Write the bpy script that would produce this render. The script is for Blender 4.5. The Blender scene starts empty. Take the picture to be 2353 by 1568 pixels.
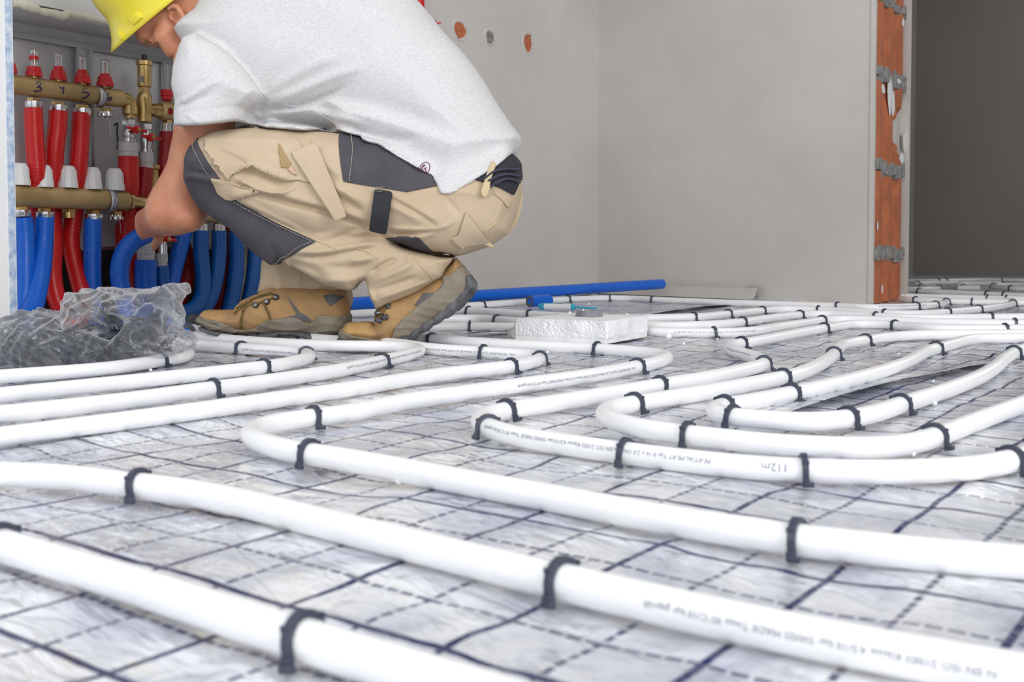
import bpy, bmesh, math, random
import numpy as np
from mathutils import Vector, Matrix
from mathutils.bvhtree import BVHTree
random.seed(7); rng = np.random.default_rng(7)
sc = bpy.context.scene
COL = sc.collection

# ------------------------------------------------------------------ camera, world, light, exposure
FPX, CX, PY, HC = 2500.0, 1176.5, 656.0, 0.19          # focal length in pixels, principal point, camera height
PITCH = math.atan(91.0 / FPX)
cam = bpy.data.cameras.new('camera'); camo = bpy.data.objects.new('camera', cam); COL.objects.link(camo)
camo.location = (0, 0, HC); camo.rotation_euler = (math.pi / 2 - PITCH, 0, 0)
cam.sensor_width = 36.0; cam.lens = FPX / 2353 * 36.0; cam.shift_y = -(784 - PY) / 2353
cam.clip_start = 0.02; cam.clip_end = 60
cam.dof.use_dof = True; cam.dof.focus_distance = 2.02; cam.dof.aperture_fstop = 11.0
sc.camera = camo
sc.view_settings.view_transform = 'Standard'; sc.view_settings.look = 'None'
sc.view_settings.gamma = 1.0; sc.view_settings.use_curve_mapping = False
sc.view_settings.exposure = 0.04
sc.cycles.use_denoising = True
sc.cycles.max_bounces = 8; sc.cycles.transparent_max_bounces = 24
w = bpy.data.worlds.new('daylight'); sc.world = w; w.use_nodes = True
bgn = w.node_tree.nodes['Background']; bgn.inputs[0].default_value = (0.86, 0.92, 1.0, 1); bgn.inputs[1].default_value = 1.0

def area(name, loc, target, sx, sy, power, col):
    L = bpy.data.lights.new(name, 'AREA'); L.shape = 'RECTANGLE'; L.size = sx; L.size_y = sy; L.energy = power; L.color = col
    o = bpy.data.objects.new(name, L); COL.objects.link(o); o.location = loc
    o.rotation_euler = (Vector(target) - Vector(loc)).to_track_quat('-Z', 'Y').to_euler()
    return o
area('window_light_right', (2.6, -1.6, 1.9), (0.0, 2.2, 0.2), 2.4, 1.9, 100, (1.0, 0.985, 0.96))
area('window_light_left', (-1.6, -1.6, 2.0), (0.3, 2.4, 0.2), 2.0, 1.6, 40, (1.0, 0.97, 0.93))
area('next_room_fill', (4.2, 5.4, 1.7), (2.2, 5.2, 0.3), 1.2, 1.4, 16, (1.0, 0.98, 0.95))  # added fill lamp that brightens the next room, no window behind it

# ------------------------------------------------------------------ pixel rays -> places
_cp, _sp = math.cos(PITCH), math.sin(PITCH)
def ray(px, py):
    x = (px - CX) / FPX; y = (PY - py) / FPX
    return Vector((x, y * _sp + _cp, y * _cp - _sp))
def fl(px, py, z=0.0):
    d = ray(px, py); t = (z - HC) / d.z
    return Vector((0, 0, HC)) + d * t
def P(px, py, Y):
    d = ray(px, py)
    return Vector((0, 0, HC)) + d * (Y / d.y)
C0 = Vector((0.347, 4.36, 0)); DB = Vector((0.66, 1.0, 0)).normalized(); NB = Vector((DB.y, -DB.x, 0))
def wp(px, py, off=0.0):                                # a point on the niche wall's plane, off metres in front of it
    d = ray(px, py); q = C0 + NB * off
    t = (q - Vector((0, 0, HC))).dot(NB) / d.dot(NB)
    return Vector((0, 0, HC)) + d * t

# ------------------------------------------------------------------ tagging
def tag(o, label=None, cat=None, group=None, kind=None):
    if label: o['label'] = label
    if cat: o['category'] = cat
    if group: o['group'] = group
    if kind: o['kind'] = kind
    return o
def empty(name, loc=(0, 0, 0), **k):
    o = bpy.data.objects.new(name, None); o.empty_display_size = 0.05; COL.objects.link(o); o.location = loc
    return tag(o, **k)

# ------------------------------------------------------------------ materials
def new_mat(name):
    m = bpy.data.materials.new(name); m.use_nodes = True
    nt = m.node_tree; b = nt.nodes['Principled BSDF']
    return m, nt, b
def _n(nt, t, **k):
    n = nt.nodes.new(t)
    for a, v in k.items():
        if a in n.inputs: n.inputs[a].default_value = v
        else: setattr(n, a, v)
    return n
def mat(name, col, rough=0.5, metal=0.0, var=0.0, vscale=8.0, bump=0.0, bscale=60.0, col2=None, spec=0.5, coat=0.0, detail=4.0, stretch=None, trans=0.0, sheen=0.0):
    m, nt, b = new_mat(name)
    b.inputs['Base Color'].default_value = (*col, 1); b.inputs['Roughness'].default_value = rough
    b.inputs['Metallic'].default_value = metal; b.inputs['Specular IOR Level'].default_value = spec
    b.inputs['Coat Weight'].default_value = coat
    if sheen: b.inputs['Sheen Weight'].default_value = sheen
    if trans: b.inputs['Transmission Weight'].default_value = trans
    tc = _n(nt, 'ShaderNodeTexCoord'); src = tc.outputs['Object']
    if stretch:
        mp = _n(nt, 'ShaderNodeMapping'); mp.inputs['Scale'].default_value = stretch
        nt.links.new(src, mp.inputs[0]); src = mp.outputs[0]
    if var > 0 or col2:
        no = _n(nt, 'ShaderNodeTexNoise', Scale=vscale, Detail=detail, Roughness=0.6); nt.links.new(src, no.inputs['Vector'])
        rp = _n(nt, 'ShaderNodeValToRGB'); c2 = col2 or tuple(max(0, c * (1 - var)) for c in col)
        rp.color_ramp.elements[0].position = 0.35; rp.color_ramp.elements[1].position = 0.65
        rp.color_ramp.elements[0].color = (*c2, 1); rp.color_ramp.elements[1].color = (*col, 1)
        nt.links.new(no.outputs['Fac'], rp.inputs[0]); nt.links.new(rp.outputs[0], b.inputs['Base Color'])
    if bump > 0:
        nb = _n(nt, 'ShaderNodeTexNoise', Scale=bscale, Detail=3.0); nt.links.new(src, nb.inputs['Vector'])
        bp = _n(nt, 'ShaderNodeBump', Strength=bump, Distance=0.002); nt.links.new(nb.outputs['Fac'], bp.inputs['Height'])
        nt.links.new(bp.outputs[0], b.inputs['Normal'])
    return m
M = {}
M['plaster'] = mat('grey_plaster', (0.63, 0.595, 0.555), 0.9, var=0.10, vscale=2.2, bump=0.35, bscale=90)
M['plaster_shaded'] = mat('shaded_plaster', (0.33, 0.31, 0.29), 0.95, var=0.08, vscale=1.5)  # plaster with the next room's dimness put into its colour
M['white_wall'] = mat('white_plaster', (0.80, 0.80, 0.80), 0.85, var=0.05, vscale=6, bump=0.4, bscale=140)
M['masking'] = mat('pale_blue_edge_paint', (0.24, 0.36, 0.56), 0.7, col2=(0.66, 0.70, 0.74), vscale=60)
M['pipe'] = mat('white_pipe_plastic', (0.88, 0.88, 0.885), 0.32)
M['clip'] = mat('slate_blue_plastic', (0.040, 0.047, 0.075), 0.42)
M['ink'] = mat('grey_print_ink', (0.22, 0.23, 0.28), 0.6)
M['navy'] = mat('navy_ink', (0.012, 0.014, 0.10), 0.5)
M['red_hose'] = mat('red_corrugated_plastic', (0.62, 0.012, 0.012), 0.28)
M['dark_red_hose'] = mat('dark_red_plastic', (0.36, 0.010, 0.014), 0.35)
M['blue_hose'] = mat('blue_corrugated_plastic', (0.002, 0.125, 0.64), 0.33)
M['mid_blue_hose'] = mat('mid_blue_plastic', (0.004, 0.115, 0.42), 0.35)
M['foam'] = mat('grey_foam', (0.12, 0.12, 0.13), 0.9, bump=0.5, bscale=300)
M['brass'] = mat('brass', (0.74, 0.52, 0.22), 0.28, metal=0.9, var=0.30, vscale=14)
M['brass_bar'] = mat('weathered_brass', (0.64, 0.46, 0.21), 0.42, metal=0.6, var=0.35, vscale=9)
M['chrome'] = mat('nickel_plated_metal', (0.72, 0.72, 0.73), 0.18, metal=1.0)
M['galv'] = mat('galvanised_steel', (0.55, 0.56, 0.58), 0.34, metal=0.9, var=0.2, vscale=5)
M['cab'] = mat('cabinet_steel', (0.74, 0.74, 0.76), 0.42, metal=0.15, var=0.25, vscale=3)
M['dark'] = mat('shade_black', (0.02, 0.02, 0.02), 0.95)  # near-black colour standing in for shade in the niche and hose bores
M['red_plastic'] = mat('red_plastic', (0.60, 0.006, 0.012), 0.28)
M['white_plastic'] = mat('white_plastic', (0.82, 0.82, 0.82), 0.3)
M['grey_plastic'] = mat('light_grey_plastic', (0.56, 0.55, 0.53), 0.4)
M['black_plastic'] = mat('black_plastic', (0.012, 0.012, 0.014), 0.4)
M['eps'] = mat('white_polystyrene', (0.90, 0.90, 0.91), 0.75, bump=0.0)
M['pufoam'] = mat('cream_mounting_foam', (0.80, 0.76, 0.62), 0.9, bump=0.8, bscale=120)
M['terracotta'] = mat('terracotta_brick', (0.54, 0.165, 0.070), 0.85, var=0.3, vscale=16, bump=0.4, bscale=120)
M['mortar'] = mat('grey_mortar', (0.36, 0.35, 0.33), 0.95, var=0.5, vscale=45, bump=1.0, bscale=100)
M['clear'] = None
def clear_mat(name, tint=(0.95, 0.97, 0.98), diff=0.08, gloss=0.12, rough=0.08, bump=0.0, bscale=30, film=0.0):
    m, nt, b = new_mat(name); nt.nodes.remove(b); out = nt.nodes['Material Output']
    tr = _n(nt, 'ShaderNodeBsdfTransparent'); tr.inputs[0].default_value = (*tint, 1)
    df = _n(nt, 'ShaderNodeBsdfDiffuse'); df.inputs[0].default_value = (0.92, 0.93, 0.96, 1)
    gl = _n(nt, 'ShaderNodeBsdfGlossy'); gl.inputs['Roughness'].default_value = rough
    fr = _n(nt, 'ShaderNodeFresnel', IOR=1.45); mu = _n(nt, 'ShaderNodeMath', operation='MULTIPLY_ADD'); mu.inputs[1].default_value = 0.75; mu.inputs[2].default_value = gloss
    nt.links.new(fr.outputs[0], mu.inputs[0])
    m1 = _n(nt, 'ShaderNodeMixShader'); m1.inputs[0].default_value = diff
    nt.links.new(tr.outputs[0], m1.inputs[1]); nt.links.new(df.outputs[0], m1.inputs[2])
    m2 = _n(nt, 'ShaderNodeMixShader'); nt.links.new(mu.outputs[0], m2.inputs[0]); nt.links.new(m1.outputs[0], m2.inputs[1]); nt.links.new(gl.outputs[0], m2.inputs[2])
    nt.links.new(m2.outputs[0], out.inputs[0])
    if film:
        lw = _n(nt, 'ShaderNodeLayerWeight', Blend=0.5); pw = _n(nt, 'ShaderNodeMath', operation='POWER'); pw.inputs[1].default_value = 2.6; ma = _n(nt, 'ShaderNodeMath', operation='MULTIPLY_ADD'); ma.inputs[1].default_value = film; ma.inputs[2].default_value = diff
        nt.links.new(lw.outputs['Facing'], pw.inputs[0]); nt.links.new(pw.outputs[0], ma.inputs[0]); nt.links.new(ma.outputs[0], m1.inputs[0])
    if bump:
        tc = _n(nt, 'ShaderNodeTexCoord'); nb = _n(nt, 'ShaderNodeTexNoise', Scale=bscale, Detail=4.0, Distortion=1.5); nt.links.new(tc.outputs['Object'], nb.inputs['Vector'])
        bp = _n(nt, 'ShaderNodeBump', Strength=bump, Distance=0.004); nt.links.new(nb.outputs['Fac'], bp.inputs['Height'])
        for q in (df, gl, fr): nt.links.new(bp.outputs[0], q.inputs['Normal'])
    return m
M['clear'] = clear_mat('clear_plastic')
M['bag'] = clear_mat('crinkled_clear_film', diff=0.075, gloss=0.02, rough=0.09, bump=0.35, bscale=38, film=0.75)

# ------------------------------------------------------------------ mesh collecting
class MB:
    def __init__(s): s.v = []; s.f = []; s.mi = []
    def add(s, vs, fs, mi=0):
        o = len(s.v); s.v += [tuple(v) for v in vs]; s.f += [tuple(i + o for i in f) for f in fs]; s.mi += [mi] * len(fs); return s
    def box(s, c, ax, ay, az, hx, hy, hz, bev=0.0, mi=0):
        c = Vector(c); ax, ay, az = Vector(ax).normalized(), Vector(ay).normalized(), Vector(az).normalized()
        if bev <= 0:
            vs = [c + ax * (sx * hx) + ay * (sy * hy) + az * (sz * hz) for sx in (-1, 1) for sy in (-1, 1) for sz in (-1, 1)]
            return s.add(vs, [(0, 1, 3, 2), (4, 6, 7, 5), (0, 4, 5, 1), (2, 3, 7, 6), (0, 2, 6, 4), (1, 5, 7, 3)], mi)
        bm = bmesh.new(); bmesh.ops.create_cube(bm, size=2)
        for v in bm.verts: v.co = Vector((v.co.x * hx, v.co.y * hy, v.co.z * hz))
        bmesh.ops.bevel(bm, geom=bm.edges[:], offset=bev, segments=2, affect='EDGES', profile=0.5)
        bm.verts.index_update()
        s.add([c + ax * v.co.x + ay * v.co.y + az * v.co.z for v in bm.verts], [[v.index for v in f.verts] for f in bm.faces], mi); bm.free(); return s
    def tube(s, pts, r, n=16, caps=True, mi=0, up=(0, 0, 1)):
        pts = [Vector(p) for p in pts]; k = len(pts); rr = r if hasattr(r, '__len__') else [r] * k
        vs = []; up = Vector(up); last = None
        for i, p in enumerate(pts):
            t = (pts[min(i + 1, k - 1)] - pts[max(i - 1, 0)]).normalized()
            if last is None:
                a = up.cross(t)
                if a.length < 1e-3: a = Vector((1, 0, 0)).cross(t)
                a.normalize()
            else:
                a = (last - t * last.dot(t)); a.normalize()
            last = a; b = t.cross(a)
            for j in range(n):
                q = 2 * math.pi * j / n; vs.append(p + (a * math.cos(q) + b * math.sin(q)) * rr[i])
        fs = [(i * n + j, i * n + (j + 1) % n, (i + 1) * n + (j + 1) % n, (i + 1) * n + j) for i in range(k - 1) for j in range(n)]
        if caps: fs += [tuple(range(n))[::-1], tuple((k - 1) * n + j for j in range(n))]
        return s.add(vs, fs, mi)
    def lathe(s, c, axis, prof, n=24, mi=0, ribs=0, ribd=0.0, a0=0.0):   # prof: (distance along axis, radius)
        c = Vector(c); t = Vector(axis).normalized(); a = t.orthogonal().normalized(); b = t.cross(a); vs = []
        for (h, r) in prof:
            for j in range(n):
                q = 2 * math.pi * j / n + a0; rj = r - (ribd if ribs and (j * ribs * 2 // n) % 2 and r > ribd else 0)
                vs.append(c + t * h + (a * math.cos(q) + b * math.sin(q)) * rj)
        k = len(prof)
        fs = [(i * n + j, i * n + (j + 1) % n, (i + 1) * n + (j + 1) % n, (i + 1) * n + j) for i in range(k - 1) for j in range(n)]
        fs += [tuple(range(n))[::-1], tuple((k - 1) * n + j for j in range(n))]
        return s.add(vs, fs, mi)
    def build(s, name, mats, parent=None, smooth=35):
        me = bpy.data.meshes.new(name); me.from_pydata(s.v, [], s.f)
        mats = mats if isinstance(mats, (list, tuple)) else [mats]
        for m in mats: me.materials.append(m)
        if len(mats) > 1: me.polygons.foreach_set('material_index', s.mi)
        bm = bmesh.new(); bm.from_mesh(me); bmesh.ops.recalc_face_normals(bm, faces=bm.faces[:]); bm.to_mesh(me); bm.free()
        return link(name, me, parent, smooth)
def link(name, me, parent=None, smooth=35):
    o = bpy.data.objects.new(name, me); COL.objects.link(o)
    if smooth:
        me.polygons.foreach_set('use_smooth', [True] * len(me.polygons))
        if smooth < 180: me.set_sharp_from_angle(angle=math.radians(smooth))
    if parent:
        o.parent = parent
        q = parent
        mw = Matrix.Identity(4)
        while q: mw = q.matrix_parent_inverse @ q.matrix_basis @ mw; q = q.parent
        o.matrix_parent_inverse = mw.inverted()
    me.update(); return o
def crom(pts, step=0.012, smooth=2):                   # a smooth path through points
    pts = [Vector(p) for p in pts]; out = []
    q = [pts[0] * 2 - pts[1]] + pts + [pts[-1] * 2 - pts[-2]]
    for i in range(1, len(q) - 2):
        p0, p1, p2, p3 = q[i - 1], q[i], q[i + 1], q[i + 2]
        t0 = 0; t1 = t0 + max(1e-6, (p1 - p0).length) ** .5; t2 = t1 + max(1e-6, (p2 - p1).length) ** .5; t3 = t2 + max(1e-6, (p3 - p2).length) ** .5
        m = max(2, int((p2 - p1).length / step))
        for k in range(m):
            t = t1 + (t2 - t1) * k / m
            a1 = p0 * ((t1 - t) / (t1 - t0)) + p1 * ((t - t0) / (t1 - t0)); a2 = p1 * ((t2 - t) / (t2 - t1)) + p2 * ((t - t1) / (t2 - t1)); a3 = p2 * ((t3 - t) / (t3 - t2)) + p3 * ((t - t2) / (t3 - t2))
            b1 = a1 * ((t2 - t) / (t2 - t0)) + a2 * ((t - t0) / (t2 - t0)); b2 = a2 * ((t3 - t) / (t3 - t1)) + a3 * ((t - t1) / (t3 - t1))
            out.append(b1 * ((t2 - t) / (t2 - t1)) + b2 * ((t - t1) / (t2 - t1)))
    out.append(pts[-1])
    return resample(out, step, smooth)
def resample(out, step, smooth=0):
    A = np.array([tuple(p) for p in out]); L = np.concatenate([[0], np.cumsum(np.linalg.norm(np.diff(A, axis=0), axis=1))])
    n = max(2, int(L[-1] / step) + 1); s = np.linspace(0, L[-1], n)
    B = np.stack([np.interp(s, L, A[:, k]) for k in range(3)], 1)
    for _ in range(smooth):
        B[1:-1] = B[1:-1] * 0.5 + (B[:-2] + B[2:]) * 0.25
    return [Vector(b) for b in B]

# ------------------------------------------------------------------ floor: printed reflective film over insulation
class Noise2:
    def __init__(s, seed, n=256): s.g = np.random.default_rng(seed).random((n, n)); s.n = n
    def __call__(s, x, y):
        xi = np.floor(x).astype(int); yi = np.floor(y).astype(int); fx = x - xi; fy = y - yi
        fx = fx * fx * fx * (fx * (fx * 6 - 15) + 10); fy = fy * fy * fy * (fy * (fy * 6 - 15) + 10); n = s.n
        a = s.g[xi % n, yi % n]; b = s.g[(xi + 1) % n, yi % n]; c = s.g[xi % n, (yi + 1) % n]; d = s.g[(xi + 1) % n, (yi + 1) % n]
        return (a * (1 - fx) + b * fx) * (1 - fy) + (c * (1 - fx) + d * fx) * fy - 0.5
DA = Vector((-1.38, 1.0, 0)).normalized(); DG = Vector((0.725, 1.0, 0)).normalized()      # the two pipe directions
n1, n2, n3 = Noise2(1), Noise2(2), Noise2(3)
def floor_h(x, y):
    u = x * DG.x + y * DG.y; v = x * DA.x + y * DA.y
    h = n1(u * 5.0, v * 8.0) * 0.0064 + n2(u * 17, v * 11) * 0.0050 + n3(u * 34 + 3, v * 40) * 0.0022
    return np.minimum(h, 0.0026) - 0.0028
def graded(a, b, lo, hi, fine, coarse):
    out = [a]
    while out[-1] < b:
        t = out[-1]; d = max(lo - t, t - hi, 0); out.append(t + fine + (coarse - fine) * min(1, d / 2.0))
    return np.array(out)
xs = graded(-3.6, 5.2, -0.9, 1.0, 0.010, 0.08); ys = graded(0.12, 9.2, 0.3, 2.4, 0.011, 0.07)
X, Y = np.meshgrid(xs, ys, indexing='ij'); Z = floor_h(X, Y); nx, ny = len(xs), len(ys)
idx = np.arange(nx * ny).reshape(nx, ny)
me = bpy.data.meshes.new('floor')
me.from_pydata(np.stack([X.ravel(), Y.ravel(), Z.ravel()], 1).tolist(), [], np.stack([idx[:-1, :-1].ravel(), idx[1:, :-1].ravel(), idx[1:, 1:].ravel(), idx[:-1, 1:].ravel()], 1).tolist())

def foil_mat():
    m, nt, b = new_mat('printed_foil'); L = nt.links
    tc = _n(nt, 'ShaderNodeTexCoord'); sep = None
    def axis(d, off):
        dp = _n(nt, 'ShaderNodeVectorMath', operation='DOT_PRODUCT'); dp.inputs[1].default_value = tuple(d); L.new(tc.outputs['Object'], dp.inputs[0])
        ad = _n(nt, 'ShaderNodeMath', operation='ADD'); ad.inputs[1].default_value = -off; L.new(dp.outputs['Value'], ad.inputs[0]); return ad.outputs[0]
    o = fl(245, 1528); S = 0.0542
    u = axis(DG, o.dot(DG)); v = axis(DA, o.dot(DA))
    def mth(op, a, bb=None, c=None):
        n = _n(nt, 'ShaderNodeMath', operation=op)
        for i, q in enumerate((a, bb, c)):
            if q is None: continue
            if hasattr(q, 'links'): L.new(q, n.inputs[i])
            else: n.inputs[i].default_value = q
        return n.outputs[0]
    def line(co, period, half, off=0.0):
        t = mth('ADD', mth('DIVIDE', co, period), 0.5 + off); f = mth('ABSOLUTE', mth('SUBTRACT', mth('FRACT', t), 0.5))
        f = mth('MULTIPLY', f, period)
        r = _n(nt, 'ShaderNodeMapRange', interpolation_type='SMOOTHSTEP'); r.inputs['From Min'].default_value = half * 0.75; r.inputs['From Max'].default_value = half * 1.25
        r.inputs['To Min'].default_value = 1; r.inputs['To Max'].default_value = 0; L.new(f, r.inputs['Value']); return r.outputs[0]
    def dash(co):
        return mth('GREATER_THAN', mth('FRACT', mth('DIVIDE', co, 0.0110)), 0.22)
    solid = mth('MAXIMUM', line(u, 2 * S, 0.0026), line(v, 2 * S, 0.0024))
    dashed = mth('MAXIMUM', mth('MULTIPLY', line(u, 2 * S, 0.0020, 0.5), dash(v)), mth('MULTIPLY', line(v, 2 * S, 0.0020, 0.5), dash(u)))
    g = mth('MAXIMUM', solid, mth('MULTIPLY', dashed, 0.9))
    no = _n(nt, 'ShaderNodeTexNoise', Scale=7.0, Detail=5.0, Roughness=0.65, Distortion=0.8); L.new(tc.outputs['Object'], no.inputs['Vector'])
    rp = _n(nt, 'ShaderNodeValToRGB'); L.new(no.outputs['Fac'], rp.inputs[0])
    rp.color_ramp.elements[0].position = 0.34; rp.color_ramp.elements[1].position = 0.60
    rp.color_ramp.elements[0].color = (0.50, 0.525, 0.625, 1); rp.color_ramp.elements[1].color = (0.93, 0.935, 0.955, 1)
    mx = _n(nt, 'ShaderNodeMixRGB'); L.new(g, mx.inputs[0]); L.new(rp.outputs[0], mx.inputs[1]); mx.inputs[2].default_value = (0.006, 0.009, 0.085, 1)
    L.new(mx.outputs[0], b.inputs['Base Color'])
    b.inputs['Roughness'].default_value = 0.27; L.new(mth('MULTIPLY', mth('SUBTRACT', 1.0, g), 0.42), b.inputs['Metallic'])
    b.inputs['Coat Weight'].default_value = 0.35; b.inputs['Coat IOR'].default_value = 1.35; b.inputs['Coat Roughness'].default_value = 0.05; b.inputs['Specular IOR Level'].default_value = 0.3
    mp = _n(nt, 'ShaderNodeMapping'); mp.inputs['Scale'].default_value = (1, 1, 1); mp.inputs['Rotation'].default_value = (0, 0, 0.9); L.new(tc.outputs['Object'], mp.inputs[0])
    mp2 = _n(nt, 'ShaderNodeMapping'); mp2.inputs['Scale'].default_value = (14, 38, 1); L.new(mp.outputs[0], mp2.inputs[0])
    nb = _n(nt, 'ShaderNodeTexNoise', Scale=1.0, Detail=3.0, Roughness=0.55, Distortion=1.0); L.new(mp2.outputs[0], nb.inputs['Vector'])
    bp = _n(nt, 'ShaderNodeBump', Strength=1.0, Distance=0.011); L.new(nb.outputs['Fac'], bp.inputs['Height'])
    L.new(bp.outputs[0], b.inputs['Normal']); L.new(bp.outputs[0], b.inputs['Coat Normal'])
    return m
M['foil'] = foil_mat(); me.materials.append(M['foil'])
floor = link('floor', me, None, 180); tag(floor, kind='structure', label='wrinkled silvery insulation film printed with a navy grid')

# ------------------------------------------------------------------ walls
ZUP = Vector((0, 0, 1))
def wall(name, a, b, back, z0, z1, m, label=None):      # an upright slab from a to b (plan points), pushed back by the vector back
    a, b, back = Vector(a), Vector(b), Vector(back); mb = MB()
    q = [a, b, b + back, a + back]
    vs = [Vector((p.x, p.y, z0)) for p in q] + [Vector((p.x, p.y, z1)) for p in q]
    mb.add(vs, [(0, 1, 5, 4), (1, 2, 6, 5), (2, 3, 7, 6), (3, 0, 4, 7), (0, 3, 2, 1), (4, 5, 6, 7)])
    return tag(mb.build(name, m, None, 0), kind='structure', label=label)
CR = fl(1375, 674); DR = fl(1996, 698)
RA = (DR - CR).normalized(); RA.z = 0
s_n = wp(700, 600); s_n.z = 0
wall('wall_back', CR - NB * 0.0, s_n, -NB * 0.12, -0.02, 2.62, M['plaster'], 'grey plastered wall behind the crouching worker, with three socket holes')
zh = wp(140, 22).z
lft = wp(-260, 300); lft.z = 0
wall('wall_header', s_n, lft, -NB * 0.12, zh, 2.62, M['white_wall'], 'pale plaster above the open manifold cabinet')
wall('wall_right', CR, DR, DB * 0.40, -0.02, 2.62, M['plaster'], 'beige grey plastered wall running from the corner to the brick end')
E = P(41, 770, 1.86); E.z = 0
wall('wall_left', E, E - DB * 1.1, -NB * 0.10, -0.02, 2.62, M['white_wall'], 'white wall edge at the far left beside the cabinet')
mb = MB(); mb.box(E - DB * 0.008 + ZUP * 1.3 + NB * 0.0006, DB, ZUP, NB, 0.0062, 1.3, 0.0008)
tag(mb.build('trim_1', M['masking'], None, 0), kind='structure', label='blue smeared edge of the white wall')
# the far room behind the brick end
FL = fl(2098, 632); FRr = fl(2380, 635.5); fd = (FRr - FL).normalized()
wall('wall_far', FL, FL + fd * 3.2, Vector((0.05, 0.12, 0)), -0.02, 2.62, M['plaster_shaded'], 'shade-darkened end wall of the room behind the brick')
wall('wall_far_left', FL, FL - DB * 3.0, Vector((-0.1, 0, 0)), -0.02, 2.62, M['plaster_shaded'])
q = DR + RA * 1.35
wall('wall_far_front', q, q + RA * 3.0, DB * 0.3, -0.02, 2.62, M['plaster_shaded'])
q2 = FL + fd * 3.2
wall('wall_far_right', q2, q2 + Vector((-0.3, -6.0, 0)), Vector((0.1, 0, 0)), -0.02, 2.62, M['plaster_shaded'])
mb = MB(); mb.box((0.8, 3.6, 2.68), (1, 0, 0), (0, 1, 0), (0, 0, 1), 5.0, 6.0, 0.06)
tag(mb.build('ceiling', M['white_wall'], None, 0), kind='structure')
# stains and the corner joint
# brick end of the wall
be = empty('brick_wall_end', DR, label='bare terracotta brick end of the right wall with mortar joints', cat='brickwork')
def brick(z0, z1, chip=False):
    mb = MB(); n = 61; W = 0.385; prof = []
    for i in range(n):
        t = i / (n - 1); d = 0.032 * abs(math.sin(math.pi * 3 * t)) ** 0.38 - 0.020
        prof.append((t * W + 0.006, d))
    K = 9; vs = []
    for k in range(K):
        z = z0 + (z1 - z0) * k / (K - 1)
        for (t, d) in prof:
            dd = d
            if chip and t > 0.27 and abs(z - (z0 + (z1 - z0) * 0.45)) < (z1 - z0) * (0.12 + (t - 0.27) * 2.6): dd = -0.022 + random.random() * 0.006
            p = DR + DB * t - (RA * -1) * 0 + RA * (dd + 0.004); vs.append((p.x, p.y, z))
    fs = [(k * n + i, k * n + i + 1, (k + 1) * n + i + 1, (k + 1) * n + i) for k in range(K - 1) for i in range(n - 1)]
    mb.add(vs, fs)
    p0 = DR + DB * 0.2 - RA * 0.02
    return mb.build('brick', M['terracotta'], be, 40)
ys_ = [(-260, -8), (6, 166), (186, 376), (396, 574), (592, 699)]
for i, (a, b_) in enumerate(ys_):
    brick(max(0, P(2035, b_, DR.y + 0.1).z), P(2035, a, DR.y + 0.1).z, i == 2)
brick(P(2035, -280, DR.y + 0.1).z, 2.6)
for (a, b_) in zip([y[1] for y in ys_[:-1]], [y[0] for y in ys_[1:]]):
    z1, z0 = P(2035, a - 4, DR.y + 0.1).z, P(2035, b_ + 4, DR.y + 0.1).z; mb = MB()
    for k in range(16):
        zc = (z0 + z1) / 2 + random.uniform(-.5, .5) * (z1 - z0) * .5
        c = DR + DB * (0.02 + 0.365 * k / 15) + RA * 0.008 + ZUP * zc
        mb.box(c, DB, ZUP, RA, 0.015 + random.random() * .006, (z1 - z0) * (.4 + random.random() * .3), 0.006 + random.random() * .006, 0.004)
    mb.build('mortar_joint', M['mortar'], be, 40)
mb = MB(); mb.box(DR + DB * 0.402 + RA * 0.012 + ZUP * 1.3, DB, RA, ZUP, 0.012, 0.016, 1.3); mb.build('plaster_edge', M['plaster'], be, 0)
mb = MB(); mb.box(DR + DB * 0.004 + RA * 0.006 + ZUP * 1.3, DB, RA, ZUP, 0.008, 0.008, 1.3); mb.build('plaster_edge', M['plaster'], be, 0)
# smears of white plaster on the bricks
mb = MB()
for (px_, py_, a_, b_) in [(2057, 55, 6, 11), (2028, 215, 10, 50), (2036, 240, 8, 30), (2013, 205, 8, 12), (2003, 520, 3, 12), (2015, 665, 3, 12), (2066, 330, 9, 24), (2058, 365, 10, 14), (2050, 190, 10, 8)]:
    c = P(px_, py_, DR.y + 0.19 * (px_ - 1996) / 40.0); t = max(0.01, min(0.38, (c - DR).dot(DB))); c = DR + DB * t + RA * 0.0165 + ZUP * c.z
    n = 14; s = c.y / FPX
    mb.add([c + RA * 0.003] + [c + DB * (math.cos(q * 2 * math.pi / n) * a_ * s * 2.2 * random.uniform(.6, 1.2)) + ZUP * (math.sin(q * 2 * math.pi / n) * b_ * s * random.uniform(.7, 1.1)) for q in range(n)], [(0, 1 + q, 1 + (q + 1) % n) for q in range(n)])
tag(mb.build('plaster_smear', M['white_wall'], be, 60), kind='stuff')

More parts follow.
